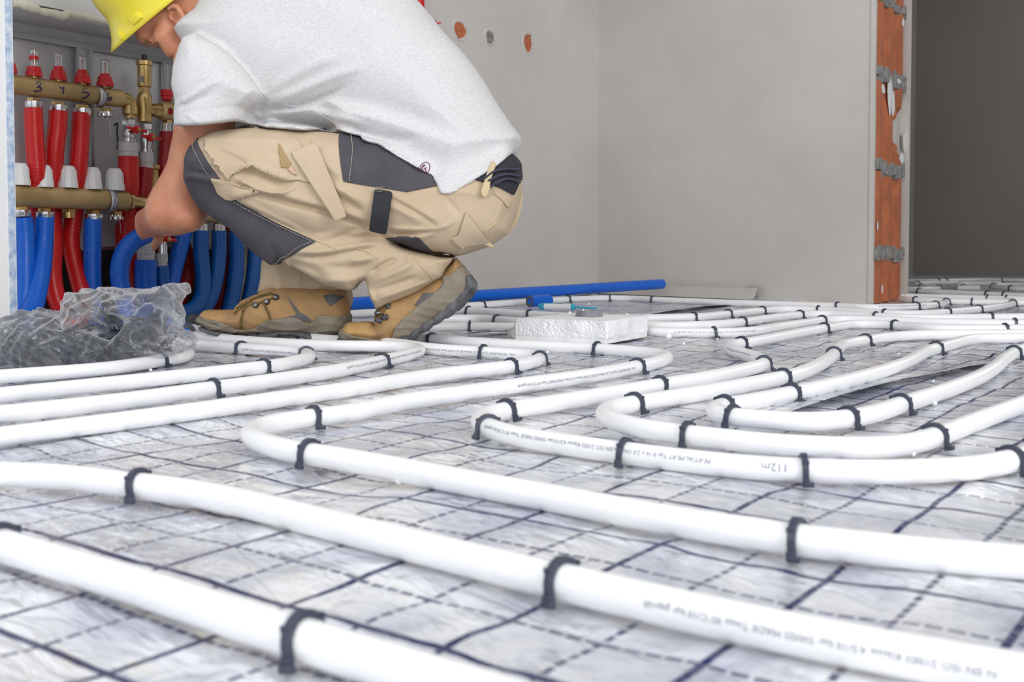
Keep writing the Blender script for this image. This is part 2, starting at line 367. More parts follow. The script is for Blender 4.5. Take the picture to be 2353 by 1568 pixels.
# holes for sockets in the back wall
def socket_hole(px, py, w_, h_, m_in, label):
    e = empty('socket_hole', wp(px, py), label=label, cat='hole', group='socket holes in the back wall')
    c = wp(px, py, 0.001); s = c.y / FPX; n = 28; mb = MB(); ring = MB(); vs = [c - NB * 0.0]; 
    def blob(k, off, jit):
        out = []
        for i in range(n):
            q = 2 * math.pi * i / n; r = k * (1 + jit * (math.sin(3 * q + px) * .5 + random.uniform(-.5, .5)))
            out.append(c + DB * (math.cos(q) * w_ * s * r * 1.75) + ZUP * (math.sin(q) * h_ * s * r) + NB * off)
        return out
    o1, o2, o3 = blob(1.35, 0.0, .12), blob(1.1, 0.004, .12), blob(0.92, 0.0008, .15)
    ring.add(o1 + o2 + o3, [(i, (i + 1) % n, n + (i + 1) % n, n + i) for i in range(n)] + [(n + i, n + (i + 1) % n, 2 * n + (i + 1) % n, 2 * n + i) for i in range(n)])
    ring.build('mortar_rim', M['plaster'], e, 60)
    K = 5; vv = [c + NB * 0.001]; ff = []
    for k in range(1, K + 1):
        for i in range(n): vv.append(c.lerp(o3[i], k / K * 1.05) + NB * (random.uniform(-.001, .003)))
    ff = [(0, 1 + i, 1 + (i + 1) % n) for i in range(n)]
    for k in range(K - 1): ff += [(1 + k * n + i, 1 + k * n + (i + 1) % n, 1 + (k + 1) * n + (i + 1) % n, 1 + (k + 1) * n + i) for i in range(n)]
    mb.add(vv, ff); mb.build('hole_bottom', M[m_in], e, 50)
socket_hole(1056, 70, 13, 19, 'terracotta', 'left hole in the grey wall showing orange brick')
socket_hole(1125, 86, 10, 15, 'mortar', 'middle hole in the grey wall, filled with pale mortar')
socket_hole(1212, 98, 10, 21, 'terracotta', 'right hole in the grey wall, narrow, showing orange brick')

# foil upstand along the walls
def upstand(name, a, b, h0, h1, nrm, label):
    n = 60; vs = []
    for i in range(n + 1):
        p = a.lerp(b, i / n); hh = h0 + (h1 - h0) * i / n + 0.0008 * math.sin(i * 1.3)
        vs += [(p + nrm * 0.03 + ZUP * 0.001), (p + nrm * 0.012 + ZUP * hh * .45), (p + nrm * (0.005 + 0.002 * math.sin(i)) + ZUP * hh)]
    mb = MB(); mb.add(vs, [(i * 3 + k, i * 3 + k + 1, i * 3 + k + 4, i * 3 + k + 3) for i in range(n) for k in (0, 1)])
    o = mb.build(name, M['foil_up'], None, 60); tag(o, label, 'edge strip', 'foil edge strips turned up at the walls')
    dv = (b - a).normalized(); L_ = (b - a).length; k = 0.03
    while k < L_:
        p = a + dv * k + nrm * 0.0075; hh = h0 + (h1 - h0) * k / L_
        tk = MB(); tk.box(p + ZUP * (hh * .62), dv, (ZUP * hh * .5 - nrm * 0.006), nrm, 0.0022, hh * .26, 0.0006); k += 0.0542
        tk.build('printed_tick', M['navy'], o, 0)
M['foil_up'] = mat('white_edge_film', (0.56, 0.54, 0.51), 0.4)
NR = Vector((RA.y, -RA.x, 0)); NR = NR if NR.y < 0 else -NR
upstand('edge_strip', CR + NR * 0.0, fl(1742, 689) + NR * 0.004, 0.040, 0.040, NR, 'white film upstand with navy ticks along the foot of the right wall')
upstand('edge_strip', CR - DB * 0.06, CR - DB * 1.0, 0.035, 0.02, NB, 'white film upstand under the long blue hose at the back wall')
c = fl(1735, 687) + NR * 0.02
mb = MB(); mb.add([c, c + RA * 0.04, c + RA * 0.055 + ZUP * 0.045 + NR * 0.02, c - RA * 0.01 + ZUP * 0.05 + NR * 0.006, c + RA * 0.02 + ZUP * 0.02 + NR * 0.016], [(0, 4, 3), (0, 1, 4), (1, 2, 4), (4, 2, 3)])
tag(mb.build('torn_film_flap', M['foil_up'], None, 0), 'torn white film flap standing up against the right wall', 'film scrap')

# red conduit coming up the wall behind the worker's back
mb = MB(); q = wp(963, -240, 0.012); q2 = wp(963, 140, 0.012); q2.x, q2.y = q.x, q.y; k_ = q.y / FPX; pts = resample([q2, q], 0.0013)
mb.tube(pts, [11.5 * k_ * (1 + .03 * math.sin(i * .0013 * math.tau / .0042)) for i in range(len(pts))], 20)
tag(mb.build('conduit', M['red_hose'], None, 180), 'red corrugated conduit rising up the wall above the worker\'s back', 'conduit')
mb = MB(); q = wp(994, 58, 0.03); mb.lathe(q, NB, [(0, 11 * k_), (0.01, 11 * k_), (0.014, 8 * k_)], 20); mb.box(q + (wp(1008, 54, .03) - wp(998, 58, .03)) + NB * .006, wp(1008, 54, 0) - wp(994, 59, 0), NB, ZUP, 8 * k_, 0.003, 0.0018)
tag(mb.build('valve_knob', M['red_plastic'], None, 40), 'small red knob peeping out behind the worker\'s back', 'knob')

# ------------------------------------------------------------------ heating pipes and their clips
PR = 0.0100
def pipe_path(pts):
    return crom([fl(p[0], p[1], (p[2] if len(p) > 2 else PR)) for p in pts], 0.012, 2)
def text_mesh(body, size, char_space=1.0):
    cu = bpy.data.curves.new('lettering', 'FONT'); cu.body = body; cu.size = size; cu.space_character = char_space; cu.resolution_u = 2
    o = bpy.data.objects.new('tmp_lettering', cu); COL.objects.link(o); bpy.context.view_layer.update()
    me = bpy.data.meshes.new_from_object(o.evaluated_get(bpy.context.evaluated_depsgraph_get())); bpy.data.objects.remove(o)
    bm = bmesh.new(); bm.from_mesh(me); bpy.data.meshes.remove(me)
    for k in range(-2, 9): bmesh.ops.bisect_plane(bm, geom=bm.verts[:] + bm.edges[:] + bm.faces[:], plane_co=(0, size * (k + .5) * 0.12, 0), plane_no=(0, 1, 0), dist=1e-7)
    bm.verts.index_update(); v = [tuple(q.co) for q in bm.verts]; f = [tuple(q.index for q in p.verts) for p in bm.faces]; bm.free(); return v, f
def lettering(parent, path, px, py, body, size=0.0052, m='ink', ang=30.0):
    # upside-down print along the pipe: runs towards the left of the picture, on the side that faces the room
    A = np.array([tuple(p) for p in path]); q = np.array(fl(px, py, PR)); i0 = int(np.argmin(((A - q) ** 2).sum(1)))
    L = np.concatenate([[0], np.cumsum(np.linalg.norm(np.diff(A, axis=0), axis=1))])
    t = A[min(i0 + 1, len(A) - 1)] - A[max(i0 - 1, 0)]; sgn = -1.0 if t[0] > 0 else 1.0
    v, f = text_mesh(body, size); out = []
    for (x, y, _) in v:
        s = L[i0] + sgn * x
        c = np.array([np.interp(s, L, A[:, k]) for k in range(3)]); c2 = np.array([np.interp(s + 0.004, L, A[:, k]) for k in range(3)]); tt = (c2 - c); tt /= np.linalg.norm(tt) + 1e-9
        n = np.cross(tt, [0, 0, 1.0]); n /= np.linalg.norm(n) + 1e-9
        if n[1] > 0: n = -n
        a = math.radians(ang) - (y - size * .35) / PR
        out.append(Vector(c + (n * math.cos(a) + np.array([0, 0, 1.0]) * math.sin(a)) * (PR + 0.00025)))
    mb = MB(); mb.add(out, f); o = mb.build('printed_lettering', M[m], parent, 0); return o
CLIPN = {}
def clip_mesh(variant):
    mb = MB(); r0, r1, hw = PR + 0.0002, PR + 0.0036, 0.0024; n = 18; vs = []
    arc = [(math.cos(a), math.sin(a)) for a in [math.pi * i / n for i in range(n + 1)]]
    prof = [(r0, -0.0098, r1 + 0.0004)] 
    ring = []
    ring.append((r0, r1, -1.0, (1, 0)))
    st = [((r0 + 0.0002, -0.0110), (r1 - 0.0002, -0.0110))] + [((r0 * c, r0 * s), (r1 * c, (r1 + 0.0004) * s)) for c, s in arc] + [((-r0 - 0.0002, -0.0110), (-r1 + 0.0002, -0.0110))]
    for (i_, o_) in st:
        for (yy, zz) in (i_, o_):
            for xx in (-hw, hw): vs.append((xx, yy, zz))
    k = len(st); fs = []
    for i in range(k - 1):
        a, b = i * 4, (i + 1) * 4
        fs += [(a, a + 1, b + 1, b), (a + 2, b + 2, b + 3, a + 3), (a, b, b + 2, a + 2), (a + 1, a + 3, b + 3, b + 1)]
    fs += [(0, 2, 3, 1), ((k - 1) * 4, (k - 1) * 4 + 1, (k - 1) * 4 + 3, (k - 1) * 4 + 2)]
    mb.add(vs, fs)
    for sy in (-1, 1):                                  # barbed feet sticking out beside the pipe
        mb.box((0.0022, sy * (r1 + 0.0018), -0.0082), (1, 0, 0), (0, 1, 0.15 * sy), (0, 0, 1), 0.0038, 0.0024, 0.0022, 0.0008)
        mb.box((0.0, sy * (r1 + 0.0003), -0.0072), (1, 0, 0), (0, 1, 0), (0, 0, 1), 0.0028, 0.0014, 0.0034, 0.0006)
        mb.box((0.0, sy * (r0 + 0.0015), 0.0085), (1, 0, 0), (0, 1, -sy * 1.0), (0, 0, 1), 0.0029, 0.0006, 0.0011)
    o = mb.build('pipe_clip', M['clip'], None, 40); m_ = o.data; bpy.data.objects.remove(o); return m_
CLIP_ME = clip_mesh(0)
ORD = ['first', 'second', 'third', 'fourth', 'fifth', 'sixth', 'seventh', 'eighth', 'ninth', 'tenth', 'eleventh', 'twelfth', 'thirteenth', 'fourteenth']
def clips(path, short, spots):
    spots = sorted(spots)
    A = np.array([tuple(p) for p in path])
    for i, (px, py) in enumerate(spots):
        q = np.array(fl(px, py, PR)); k = int(np.argmin(((A - q) ** 2).sum(1)))
        t = Vector(A[min(k + 1, len(A) - 1)] - A[max(k - 1, 0)]).normalized()
        if t.x < 0: t = -t
        o = bpy.data.objects.new('pipe_clip', CLIP_ME); COL.objects.link(o)
        yaw = math.atan2(t.y, t.x) + random.uniform(-.12, .12); lean = random.uniform(-.16, .16)
        o.matrix_world = Matrix.Translation(Vector(A[k])) @ Matrix.Rotation(yaw, 4, 'Z') @ Matrix.Rotation(lean, 4, 'Y')
        if len(spots) == 1: lab = f'only dark blue plastic clip on {short}'
        else: lab = f'dark blue plastic clip on {short}, {ORD[i]} from the left'
        tag(o, lab, 'pipe clip', 'clips holding the heating pipes')
def pipe(pts, label, short, cl=(), texts=()):
    path = pipe_path(pts)
    for end, (ex, ey) in ((0, pts[0][:2]), (-1, pts[-1][:2])):     # carry the run on beyond the picture's edge
        ln = 0.9 if ex <= -400 and ey < 1070 else 0.7 if ex >= 2700 else 0.5 if (ex, ey) == (2600, 990) else 0.3 if (ex, ey) == (2600, 820) else 0
        if ln:
            a, b = (path[0], path[4]) if end == 0 else (path[-1], path[-5]); t = (a - b).normalized(); more = [a + t * 0.012 * (i + 1) for i in range(int(ln / 0.012))]
            path = more[::-1] + path if end == 0 else path + more
    mb = MB(); mb.tube(path, PR, 20)
    o = mb.build('heating_pipe', M['pipe'], None, 60); tag(o, label, 'pipe', 'white heating pipes on the floor')
    for tx in texts: lettering(o, path, *tx)
    clips(path, short, cl); return path
TX1 = 'N EN ISO 21003 Klasse 4,5/10 bar SWISS MADE Tmax 95\u00b0C/10 bar gepr\u00fcft'
TX2 = 'PE-RT/AL/PE-RT Typ II 16 x 2.0 \u00d6Norm EN ISO 21003 Klasse 4,5/10 bar SWISS MADE Tmax 95\u00b0C/10 bar gepr\u00fcft'
pipe([(-260, 1174), (0, 1253), (330, 1352), (650, 1456), (1000, 1564), (1500, 1720), (1800, 1812)],
     'blurred white pipe nearest the camera, leaving through the bottom edge', 'the nearest white pipe', [(705, 1475), (-6, 1251)])
pipe([(-400, 1095), (0, 1090), (160, 1098), (300, 1115), (476, 1139), (800, 1217), (1200, 1316), (1788, 1450), (2353, 1556), (2760, 1620)],
     'white pipe crossing the whole foreground from mid left to bottom right', 'the second nearest pipe', [(312, 1117), (1312, 1343)], [(2290, 1540, TX1, 0.0052, 'ink', 14)])
pipe([(390, 736), (455, 741), (700, 760), (975, 779), (1116, 789), (1200, 794), (1353, 801), (1460, 809), (1506, 814), (1533, 820), (1506, 834), (1460, 844), (1353, 864), (1200, 885), (1050, 906), (906, 928), (800, 950), (680, 966), (612, 978), (574, 995), (612, 1022), (680, 1039), (800, 1058), (906, 1077), (1059, 1107), (1365, 1163), (1445, 1179), (1837, 1242), (2353, 1293), (2760, 1318)],
     'long white pipe in a Z, bending below the polystyrene and at mid left', 'the Z shaped long pipe', [(712, 962), (705, 1043), (1828, 1240), (1372, 802), (1466, 843), (993, 780)], [(1440, 846, '112m   ' + TX2, 0.0054, 'ink', 5)])
pipe([(430, 755), (470, 758), (560, 765), (640, 771), (700, 777), (780, 783), (884, 788), (940, 794), (992, 802), (1100, 809), (1180, 814), (1222, 817), (1241, 822), (1232, 830), (1200, 838), (1167, 844), (1000, 863), (800, 895), (600, 924), (408, 951), (0, 1005), (-400, 1058)],
     'white pipe passing under both boots and turning back below the hem', 'the pipe turning at mid picture', [(1239, 826), (1168, 843), (1108, 809), (700, 777)], [(1185, 817, '1136m   ' + TX2, 0.0052, 'ink', 0)])
pipe([(412, 757), (433, 769), (527, 781), (655, 790), (782, 795), (884, 796), (938, 799), (966, 805), (948, 813), (884, 829), (782, 851), (655, 871), (502, 892), (400, 906), (272, 923), (0, 953), (-400, 996)],
     'white pipe coming out of the blue foam sleeve and bending before the boots', 'the pipe from the blue sleeve', [(480, 894), (874, 831)], [(950, 811, TX2, 0.0058, 'ink', 18)])
pipe([(370, 784), (425, 790), (553, 801), (655, 808), (695, 812), (712, 818), (695, 827), (629, 841), (527, 853), (400, 867), (200, 888), (0, 909), (-400, 950)],
     'white pipe with a tight bend right of the plastic bag', 'the tight bend right of the bag', [(556, 801), (692, 814), (602, 845)], [(690, 815, TX1, 0.0050, 'ink', -5)])
pipe([(395, 801), (412, 805), (434, 811), (420, 820), (367, 829), (245, 847), (0, 866), (-400, 897)],
     'white pipe whose bend tucks under the corner of the plastic bag', 'the pipe running before the bag', [(367, 829)])
pipe([(2620, 748), (2500, 752), (2353, 756), (2266, 757), (2150, 756), (2054, 748), (1977, 745), (1888, 756), (1786, 775), (1725, 787), (1694, 791), (1674, 798), (1688, 808), (1725, 818), (1750, 828), (1757, 835), (1745, 842), (1725, 847), (1643, 866), (1521, 886), (1458, 896), (1305, 922), (1177, 942), (1139, 949), (1103, 963), (1116, 981), (1177, 1001), (1305, 1023), (1432, 1041), (1600, 1062), (1730, 1075), (1856, 1082), (2048, 1085), (2240, 1075), (2353, 1053), (2600, 990)],
     'white pipe with an S bend at right and a sharp turn at centre', 'the pipe with the S bend', [(1700, 790), (1756, 837), (1515, 887), (1170, 944), (1120, 982), (1443, 1043), (1857, 1082), (2318, 1061), (2051, 748), (2309, 757), (1890, 755)], [(1650, 1066, TX2, 0.0054, 'ink', 22), (1815, 1079, '112m', 0.009, 'ink', 18), (1735, 822, TX1, 0.005, 'ink', 20)])
pipe([(2620, 766), (2353, 768), (2200, 769), (2092, 771), (2035, 776), (1981, 784), (1938, 793), (1923, 805), (1912, 819), (1868, 846), (1827, 862), (1745, 879), (1650, 897), (1509, 920), (1432, 933), (1396, 942), (1388, 951), (1407, 966), (1458, 982), (1560, 998), (1650, 1008), (1760, 1020), (1856, 1026), (2016, 1029), (2112, 1016), (2160, 1001), (2240, 970), (2353, 928), (2600, 820)],
     'white pipe with a rounded U turn right of centre, three clips near its bend', 'the rounded U turn', [(1983, 783), (1916, 815), (1804, 868), (1460, 928), (1583, 1001), (2143, 1007)])
pipe([(2620, 773), (2500, 775), (2353, 777), (2246, 779), (2189, 791), (2158, 800), (2131, 807), (2112, 818), (2073, 838), (1996, 863), (1900, 888), (1806, 908), (1725, 924), (1680, 931), (1648, 938), (1640, 947), (1656, 955), (1694, 960), (1786, 967), (1860, 970), (1920, 966), (1984, 957), (2073, 930), (2176, 897), (2250, 867), (2290, 842), (2310, 824), (2353, 802), (2600, 740)],
     'white pipe with the hairpin of crossing clips beside the foil seam', 'the hairpin by the foil seam', [(2148, 802), (2332, 812), (1815, 906), (1664, 934), (1688, 959), (1942, 963), (2071, 930)])
pipe([(930, 752), (988, 752), (1039, 751), (1103, 751), (1154, 752), (1188, 752.5), (1290, 750), (1390, 749), (1460, 758), (1521, 764), (1643, 765), (1725, 762), (1786, 752), (1847, 743), (1888, 737), (1930, 734), (1985, 735), (2092, 739), (2189, 742), (2353, 744), (2620, 744)],
     'white pipe running behind the polystyrene block, nearest of three', 'the pipe nearest behind the block', [(1642, 765), (1886, 737), (2322, 743), (1076, 751)], [(1740, 763, TX1, 0.0055, 'ink', 10), (1560, 765, '1117', 0.0055, 'ink', 10)])
pipe([(900, 737), (960, 735), (1039, 733), (1090, 732), (1141, 735), (1190, 739), (1290, 740), (1440, 745), (1521, 749), (1602, 748), (1684, 743), (1766, 732), (1827, 725), (1888, 722), (1960, 725), (2019, 728), (2092, 731), (2189, 731), (2266, 730), (2353, 729), (2620, 724)],
     'white pipe behind the polystyrene block, middle one of three', 'the middle pipe behind the block', [(1705, 741), (1833, 724), (2020, 727), (2264, 729), (1136, 735)])
pipe([(800, 722), (870, 718), (980, 713), (1077, 714), (1141, 718), (1218, 723), (1300, 727), (1440, 732), (1521, 731), (1602, 729), (1684, 721), (1745, 715), (1806, 711), (1888, 713), (1960, 717), (2073, 722), (2150, 720), (2189, 717), (2266, 709), (2312, 702), (2330, 696.5), (2322, 692), (2270, 690)],
     'white pipe farthest behind the polystyrene block, looping back near the brick', 'the farthest pipe behind the block', [(1596, 729), (1675, 722), (1741, 714), (1878, 712.5), (2042, 720), (2168, 718), (2250, 711), (2322, 698), (1080, 714), (1218, 723)])
pipe([(960, 711), (1010, 708), (1077, 703), (1141, 699), (1240, 692), (1307, 688), (1397, 685.5), (1450, 686), (1506, 689), (1602, 693), (1704, 697), (1806, 700), (1929, 704), (1996, 707), (2092, 705), (2140, 702), (2166, 698), (2175, 693.5), (2165, 690), (2120, 688)],
     'white pipe following the foot of the walls round the corner', 'the pipe along the walls', [(1305, 688), (1400, 685.5), (1502, 689), (1924, 704), (2101, 704), (2150, 701), (2174, 694), (1110, 701)], [(2130, 704, TX1, 0.006, 'ink', 20)])
# the next room
pipe([(2071, 687), (2100, 690), (2180, 693), (2240, 694), (2353, 696), (2620, 698)], 'white pipe at the threshold just right of the brick end', 'the threshold pipe beyond the brick', [(2229, 693.5), (2104, 690)])
pipe([(2071, 680.5), (2200, 684), (2353, 688), (2620, 692)], 'dim white pipe beyond the brick, second from the threshold', 'the second pipe beyond the brick', [(2272, 686), (2310, 687)])
pipe([(2071, 667), (2110, 669), (2200, 673), (2353, 680), (2620, 690)], 'dim white pipe slanting across the next room', 'the slanting pipe in the next room', [(2112, 669), (2273, 676), (2310, 678)])
pipe([(2620, 664), (2345, 664), (2300, 661), (2283, 657.5), (2300, 655), (2500, 655)], 'bluish pipe bend in the next room, right one of three', 'the right bluish bend', [(2281, 657), (2324, 663)])
pipe([(2200, 662), (2250, 662), (2213, 660), (2200, 655.5), (2215, 652.5), (2300, 652)], 'bluish pipe bend in the next room, middle of three', 'the middle bluish bend', [(2216, 660)])
pipe([(2071, 664), (2110, 665), (2158, 662), (2118, 659), (2104, 654), (2120, 651), (2200, 650)], 'bluish pipe bend in the next room, left one of three', 'the left bluish bend', [(2121, 659), (2165, 662), (2110, 652)])
pipe([(2071, 645), (2140, 646), (2180, 645), (2260, 644), (2353, 645), (2620, 648)], 'dim pipe along the far wall of the next room', 'the far wall pipe', [(2092, 645), (2147, 645.5), (2171, 645), (2302, 644.5)])

# lifted seams of the film
def seam(pts, width, lift, label):
    path = crom([fl(p[0], p[1], 0.0) for p in pts], 0.015, 2); vs = []; n = len(path); K = 6
    for i, p in enumerate(path):
        t = (path[min(i + 1, n - 1)] - path[max(i - 1, 0)]).normalized(); nn = Vector((-t.y, t.x, 0))
        if nn.y < 0: nn = -nn
        e = math.sin(math.pi * min(1, max(0, i / (n - 1)))) ** .6
        for k in range(K + 1):
            s = k / K; vs.append(p + nn * (width * s) + ZUP * (0.0012 + lift * e * (1 - s) ** 2.0))
    fs = [(i * (K + 1) + k, i * (K + 1) + k + 1, (i + 1) * (K + 1) + k + 1, (i + 1) * (K + 1) + k) for i in range(n - 1) for k in range(K)]
    mb = MB(); mb.add(vs, fs); o = mb.build('film_seam', M['foil'], None, 60)
    so = o.modifiers.new('thick', 'SOLIDIFY'); so.thickness = 0.0006; so.offset = -1
    tag(o, label, 'film edge', 'lifted edges of the foil sheets')
seam([(1800, 955), (1900, 928), (2040, 893), (2180, 862), (2292, 834)], 0.055, 0.0075, 'lifted foil seam with dark gap beneath, between two pipes at right')
seam([(1478, 727), (1560, 717), (1640, 707), (1706, 702)], 0.10, 0.0075, 'lifted dark foil edge behind the polystyrene block near the wall')
seam([(1036, 777), (1110, 770), (1188, 763)], 0.05, 0.0065, 'lifted foil edge left of the polystyrene block')

# ------------------------------------------------------------------ polystyrene block with its grey ring
def eps_block():
    c_ = [fl(1184, 782), fl(1394, 792), fl(1518, 776)]
    F = c_[1]; a = (c_[0] - F); b = (c_[2] - F); b = b - a * (b.dot(a) / a.dot(a)) * 0.85
    e = empty('polystyrene_block', F + (a + b) / 2, label='white square polystyrene block with a crumbly cut face and grey ring on top', cat='polystyrene block')
    H = 0.0435; N = 150; NZ = 40; corners = [F, F + a, F + a + b, F + b]; per = []
    for i in range(4):
        p, q_ = corners[i], corners[(i + 1) % 4]
        for k in range(N): per.append(p.lerp(q_, k / N))
    cen = F + (a + b) / 2; A = np.array([(p.x, p.y) for p in per]); n = len(per)
    # bead centres scattered on the sides
    bs = []
    L = np.concatenate([[0], np.cumsum(np.linalg.norm(np.diff(np.vstack([A, A[:1]]), axis=0), axis=1))]); tot = L[-1]
    bu = rng.uniform(0, tot, 5200); bz = rng.uniform(-0.004, H + 0.003, 5200); bh = rng.uniform(0.2, 1.0, 5200)
    su = L[:-1]; zz = np.linspace(0, H, NZ); disp = np.zeros((n, NZ)); R = 0.0033
    order = np.argsort(bu); bu, bz, bh = bu[order], bz[order], bh[order]
    for i in range(n):
        lo, hi = np.searchsorted(bu, [su[i] - R, su[i] + R]); du = bu[lo:hi, None] - su[i]; dz = bz[lo:hi, None] - zz[None]
        hgt = np.sqrt(np.maximum(0, R * R - du * du - dz * dz)) + (bh[lo:hi, None] - 0.5) * 0.0009 - 0.0006
        hgt = np.where(R * R - du * du - dz * dz > 0, hgt, 0.0002); disp[i] = hgt.max(0) if len(hgt) else 0.0002
    flat = (zz < 0.010)[None] & np.ones((n, 1), bool); disp = np.where(flat, disp * 0.25 + 0.001, disp)
    disp += (n1(su * 30, su * 0)[:, None] + n2(su[:, None] * 22, zz[None] * 45)) * 0.004
    vs = []; 
    for i in range(n):
        d = Vector((A[i, 0], A[i, 1], 0)) - Vector((cen.x, cen.y, 0)); j = i // N
        nrm = [(-b).normalized(), a.normalized(), b.normalized(), (-a).normalized()][j]
        for k in range(NZ):
            p = per[i] + nrm * (disp[i, k] - 0.0015); vs.append((p.x, p.y, 0.001 + zz[k]))
    fs = [(i * NZ + k, ((i + 1) % n) * NZ + k, ((i + 1) % n) * NZ + k + 1, i * NZ + k + 1) for i in range(n) for k in range(NZ - 1)]
    m = 12; prev = [i * NZ + NZ - 1 for i in range(n)]
    for r in range(1, m + 1):
        s = 1 - r / m; cur = []
        for i in range(n):
            if r == m and i: cur.append(cur[0]); continue
            p = Vector((cen.x, cen.y, 0)) + (Vector((A[i, 0], A[i, 1], 0)) - Vector((cen.x, cen.y, 0))) * s
            cur.append(len(vs)); vs.append((p.x, p.y, 0.001 + H - 0.0006 + n2(np.array(p.x * 160), np.array(p.y * 160)) * 0.0018))
        for i in range(n):
            q_ = [prev[i], prev[(i + 1) % n], cur[(i + 1) % n], cur[i]]; u = list(dict.fromkeys(q_))
            if len(u) > 2: fs.append(tuple(u))
        prev = cur
    mb = MB(); mb.add(vs, fs); mb.build('foam_body', M['eps'], e, 180)
    return e, F, a, b, H
eb, eF, ea, ebv, eH = eps_block()
rc = P(1354, 727, 2.245); rc.z = eH
mb = MB(); s_ = rc.y / FPX; n = 40; R0, R1 = 31 * s_, 25 * s_; vs = []
for i in range(n):
    q = 2 * math.pi * i / n; k = 1 - 0.10 * (0.5 + 0.5 * math.cos(5 * q + 1)) ** 3
    h = 0.0135 * (1 - 0.35 * max(0, math.sin(2 * q + .6)) ** 4); c, s = math.cos(q), math.sin(q)
    for (r, z) in ((R0 * 1.06, 0), (R0 * .93 * k, h * .8), (R0 * .86 * k, h), (R1 * .9 * k, h), (R1 * .8, 0)): vs.append((rc.x + c * r, rc.y + s * r, rc.z + z))
mb.add(vs, [(i * 5 + j, ((i + 1) % n) * 5 + j, ((i + 1) % n) * 5 + j + 1, i * 5 + j + 1) for i in range(n) for j in range(4)])
ring = mb.build('pipe_ring', mat('grey_plastic_ring', (0.22, 0.23, 0.25), 0.35), None, 40); tag(ring, 'grey plastic ring set in the top of the polystyrene block', 'ring')

# polystyrene crumbs
def crumb(px, py, d, label, Z=None, zoff=0.0):
    c = fl(px, py, 0.002) if Z is None else P(px, py, Z); s = d * c.y / FPX / 2
    bm = bmesh.new(); bmesh.ops.create_icosphere(bm, subdivisions=3, radius=s)
    k = random.random() * 9
    for v in bm.verts: v.co *= 1 + 0.22 * math.sin(v.co.x / s * 3 + k) * math.cos(v.co.y / s * 3.3 + k); v.co.z *= 0.85
    me_ = bpy.data.meshes.new('foam_crumb'); bm.to_mesh(me_); bm.free(); me_.materials.append(M['eps'])
    o = link('polystyrene_crumb', me_, None, 180); o.location = (c.x, c.y, (s * 0.8 if Z is None else c.z)); tag(o, label, 'crumb', 'loose polystyrene crumbs')
CR_ = [(1571, 790, 6, 'white foam bead on the dark foil right of the block'), (1597, 772, 7, 'white foam crumb right of the block by the pipe lettering'),
       (1536, 776, 15, 'rounded foam chip touching the right end of the block'), (1258, 810, 7, 'foam bead beside the clip on the mid picture bend'),
       (1432, 818, 7, 'foam crumb inside the bend below the polystyrene block'), (1394, 813, 4, 'tiny foam bead just under the clip below the block'),
       (1353, 699, 5, 'foam crumb on the film between screwdriver and far pipe'), (1153, 699, 4, 'tiny foam bead left of the blue hose offcut'),
       (1505, 903, 10, 'foam crumb between two pipes right of the top centre bend'), (917, 1105, 24, 'blurred white foam lump below the Z pipe in the foreground'),
       (2147, 928, 12, 'foam crumb beyond the hairpin on the dark film at right'), (2098, 1043, 12, 'foam crumb under the rounded U turn at right'),
       (2065, 814, 6, 'foam bead on the reddish film reflection at right'), (998, 795, 5, 'tiny foam bead next to the heel of the near boot'),
       (346, 850, 7, 'tiny foam bead before the clip of the bag pipe'), (1648, 779, 5, 'foam crumb below the clip right of the block'), (2145, 875, 6, 'foam shard under the lifted seam at right')]
for q in CR_: crumb(*q)
crumb(1184, 777, 34, 'ragged foam scrap at the left foot of the block'); 
for (px, py, d, lab) in [(1374, 724, 13, 'foam crumbs stuck on the right rim of the grey ring'), (1309, 719, 7, 'foam crumb left of the grey ring on the block'), (1340, 713, 5, 'foam bead on the left rim of the grey ring'), (1441, 722, 5, 'foam crumb at the rear edge of the block top'), (1352, 717, 7, 'foam flake in the middle of the grey ring')]:
    crumb(px, py, d, lab, Z=2.235)

# blue hose offcut, screwdriver, long blue hose
def sleeve(name, a, b, r, ri, label, cat, colm, ribs=True, group=None):
    a, b = Vector(a), Vector(b); e = empty(name, a, label=label, cat=cat, group=group); L_ = (b - a).length; ax = (b - a) / L_
    mb = MB(); k = max(6, int(L_ / 0.0022)); mb.lathe(a, ax, [(0.0008, r)] + [(L_ * i / k, r * (1 + (0.012 * math.sin(i * 2.1) if ribs else 0))) for i in range(k + 1)], 28); mb.build('film_jacket', M[colm], e, 60)
    mb = MB()
    n = 28; t = ax; u = t.orthogonal().normalized(); v = t.cross(u)
    for (h, dr) in ((-0.0006, 1), (L_ + 0.0006, -1)):
        vs = [a + t * h + (u * math.cos(2 * math.pi * j / n) + v * math.sin(2 * math.pi * j / n)) * r_ for r_ in (r * .985, ri) for j in range(n)] + [a + t * (h + dr * min(0.012, L_ * .3)) + (u * math.cos(2 * math.pi * j / n) + v * math.sin(2 * math.pi * j / n)) * ri for j in range(n)]
        mb.add(vs, [(q * n + j, q * n + (j + 1) % n, (q + 1) * n + (j + 1) % n, (q + 1) * n + j) for q in (0, 1) for j in range(n)] )
    mb.build('foam_core', M['foam'], e, 60)
    mb = MB(); mb.lathe(a + t * min(0.012, L_ * .3), ax, [(0, ri * .99), (0.0005, ri * .99)], 24); mb.build('bore', M['dark'], e, 0)
    return e
c0 = P(1217, 691, 3.34); c0.z = 0.0185
sleeve('hose_offcut', c0, c0 + Vector((0.062, 0.055, 0.002)), 0.0178, 0.010, 'short offcut of blue foam hose lying behind the screwdriver handle', 'hose offcut', 'blue_hose')
a_, b_ = P(800, 699, 3.02), P(1521, 653, 4.06)
sleeve('long_blue_hose', b_, a_, 0.0182, 0.009, 'long straight blue foam hose leaning along the foot of the back wall', 'hose', 'blue_hose')
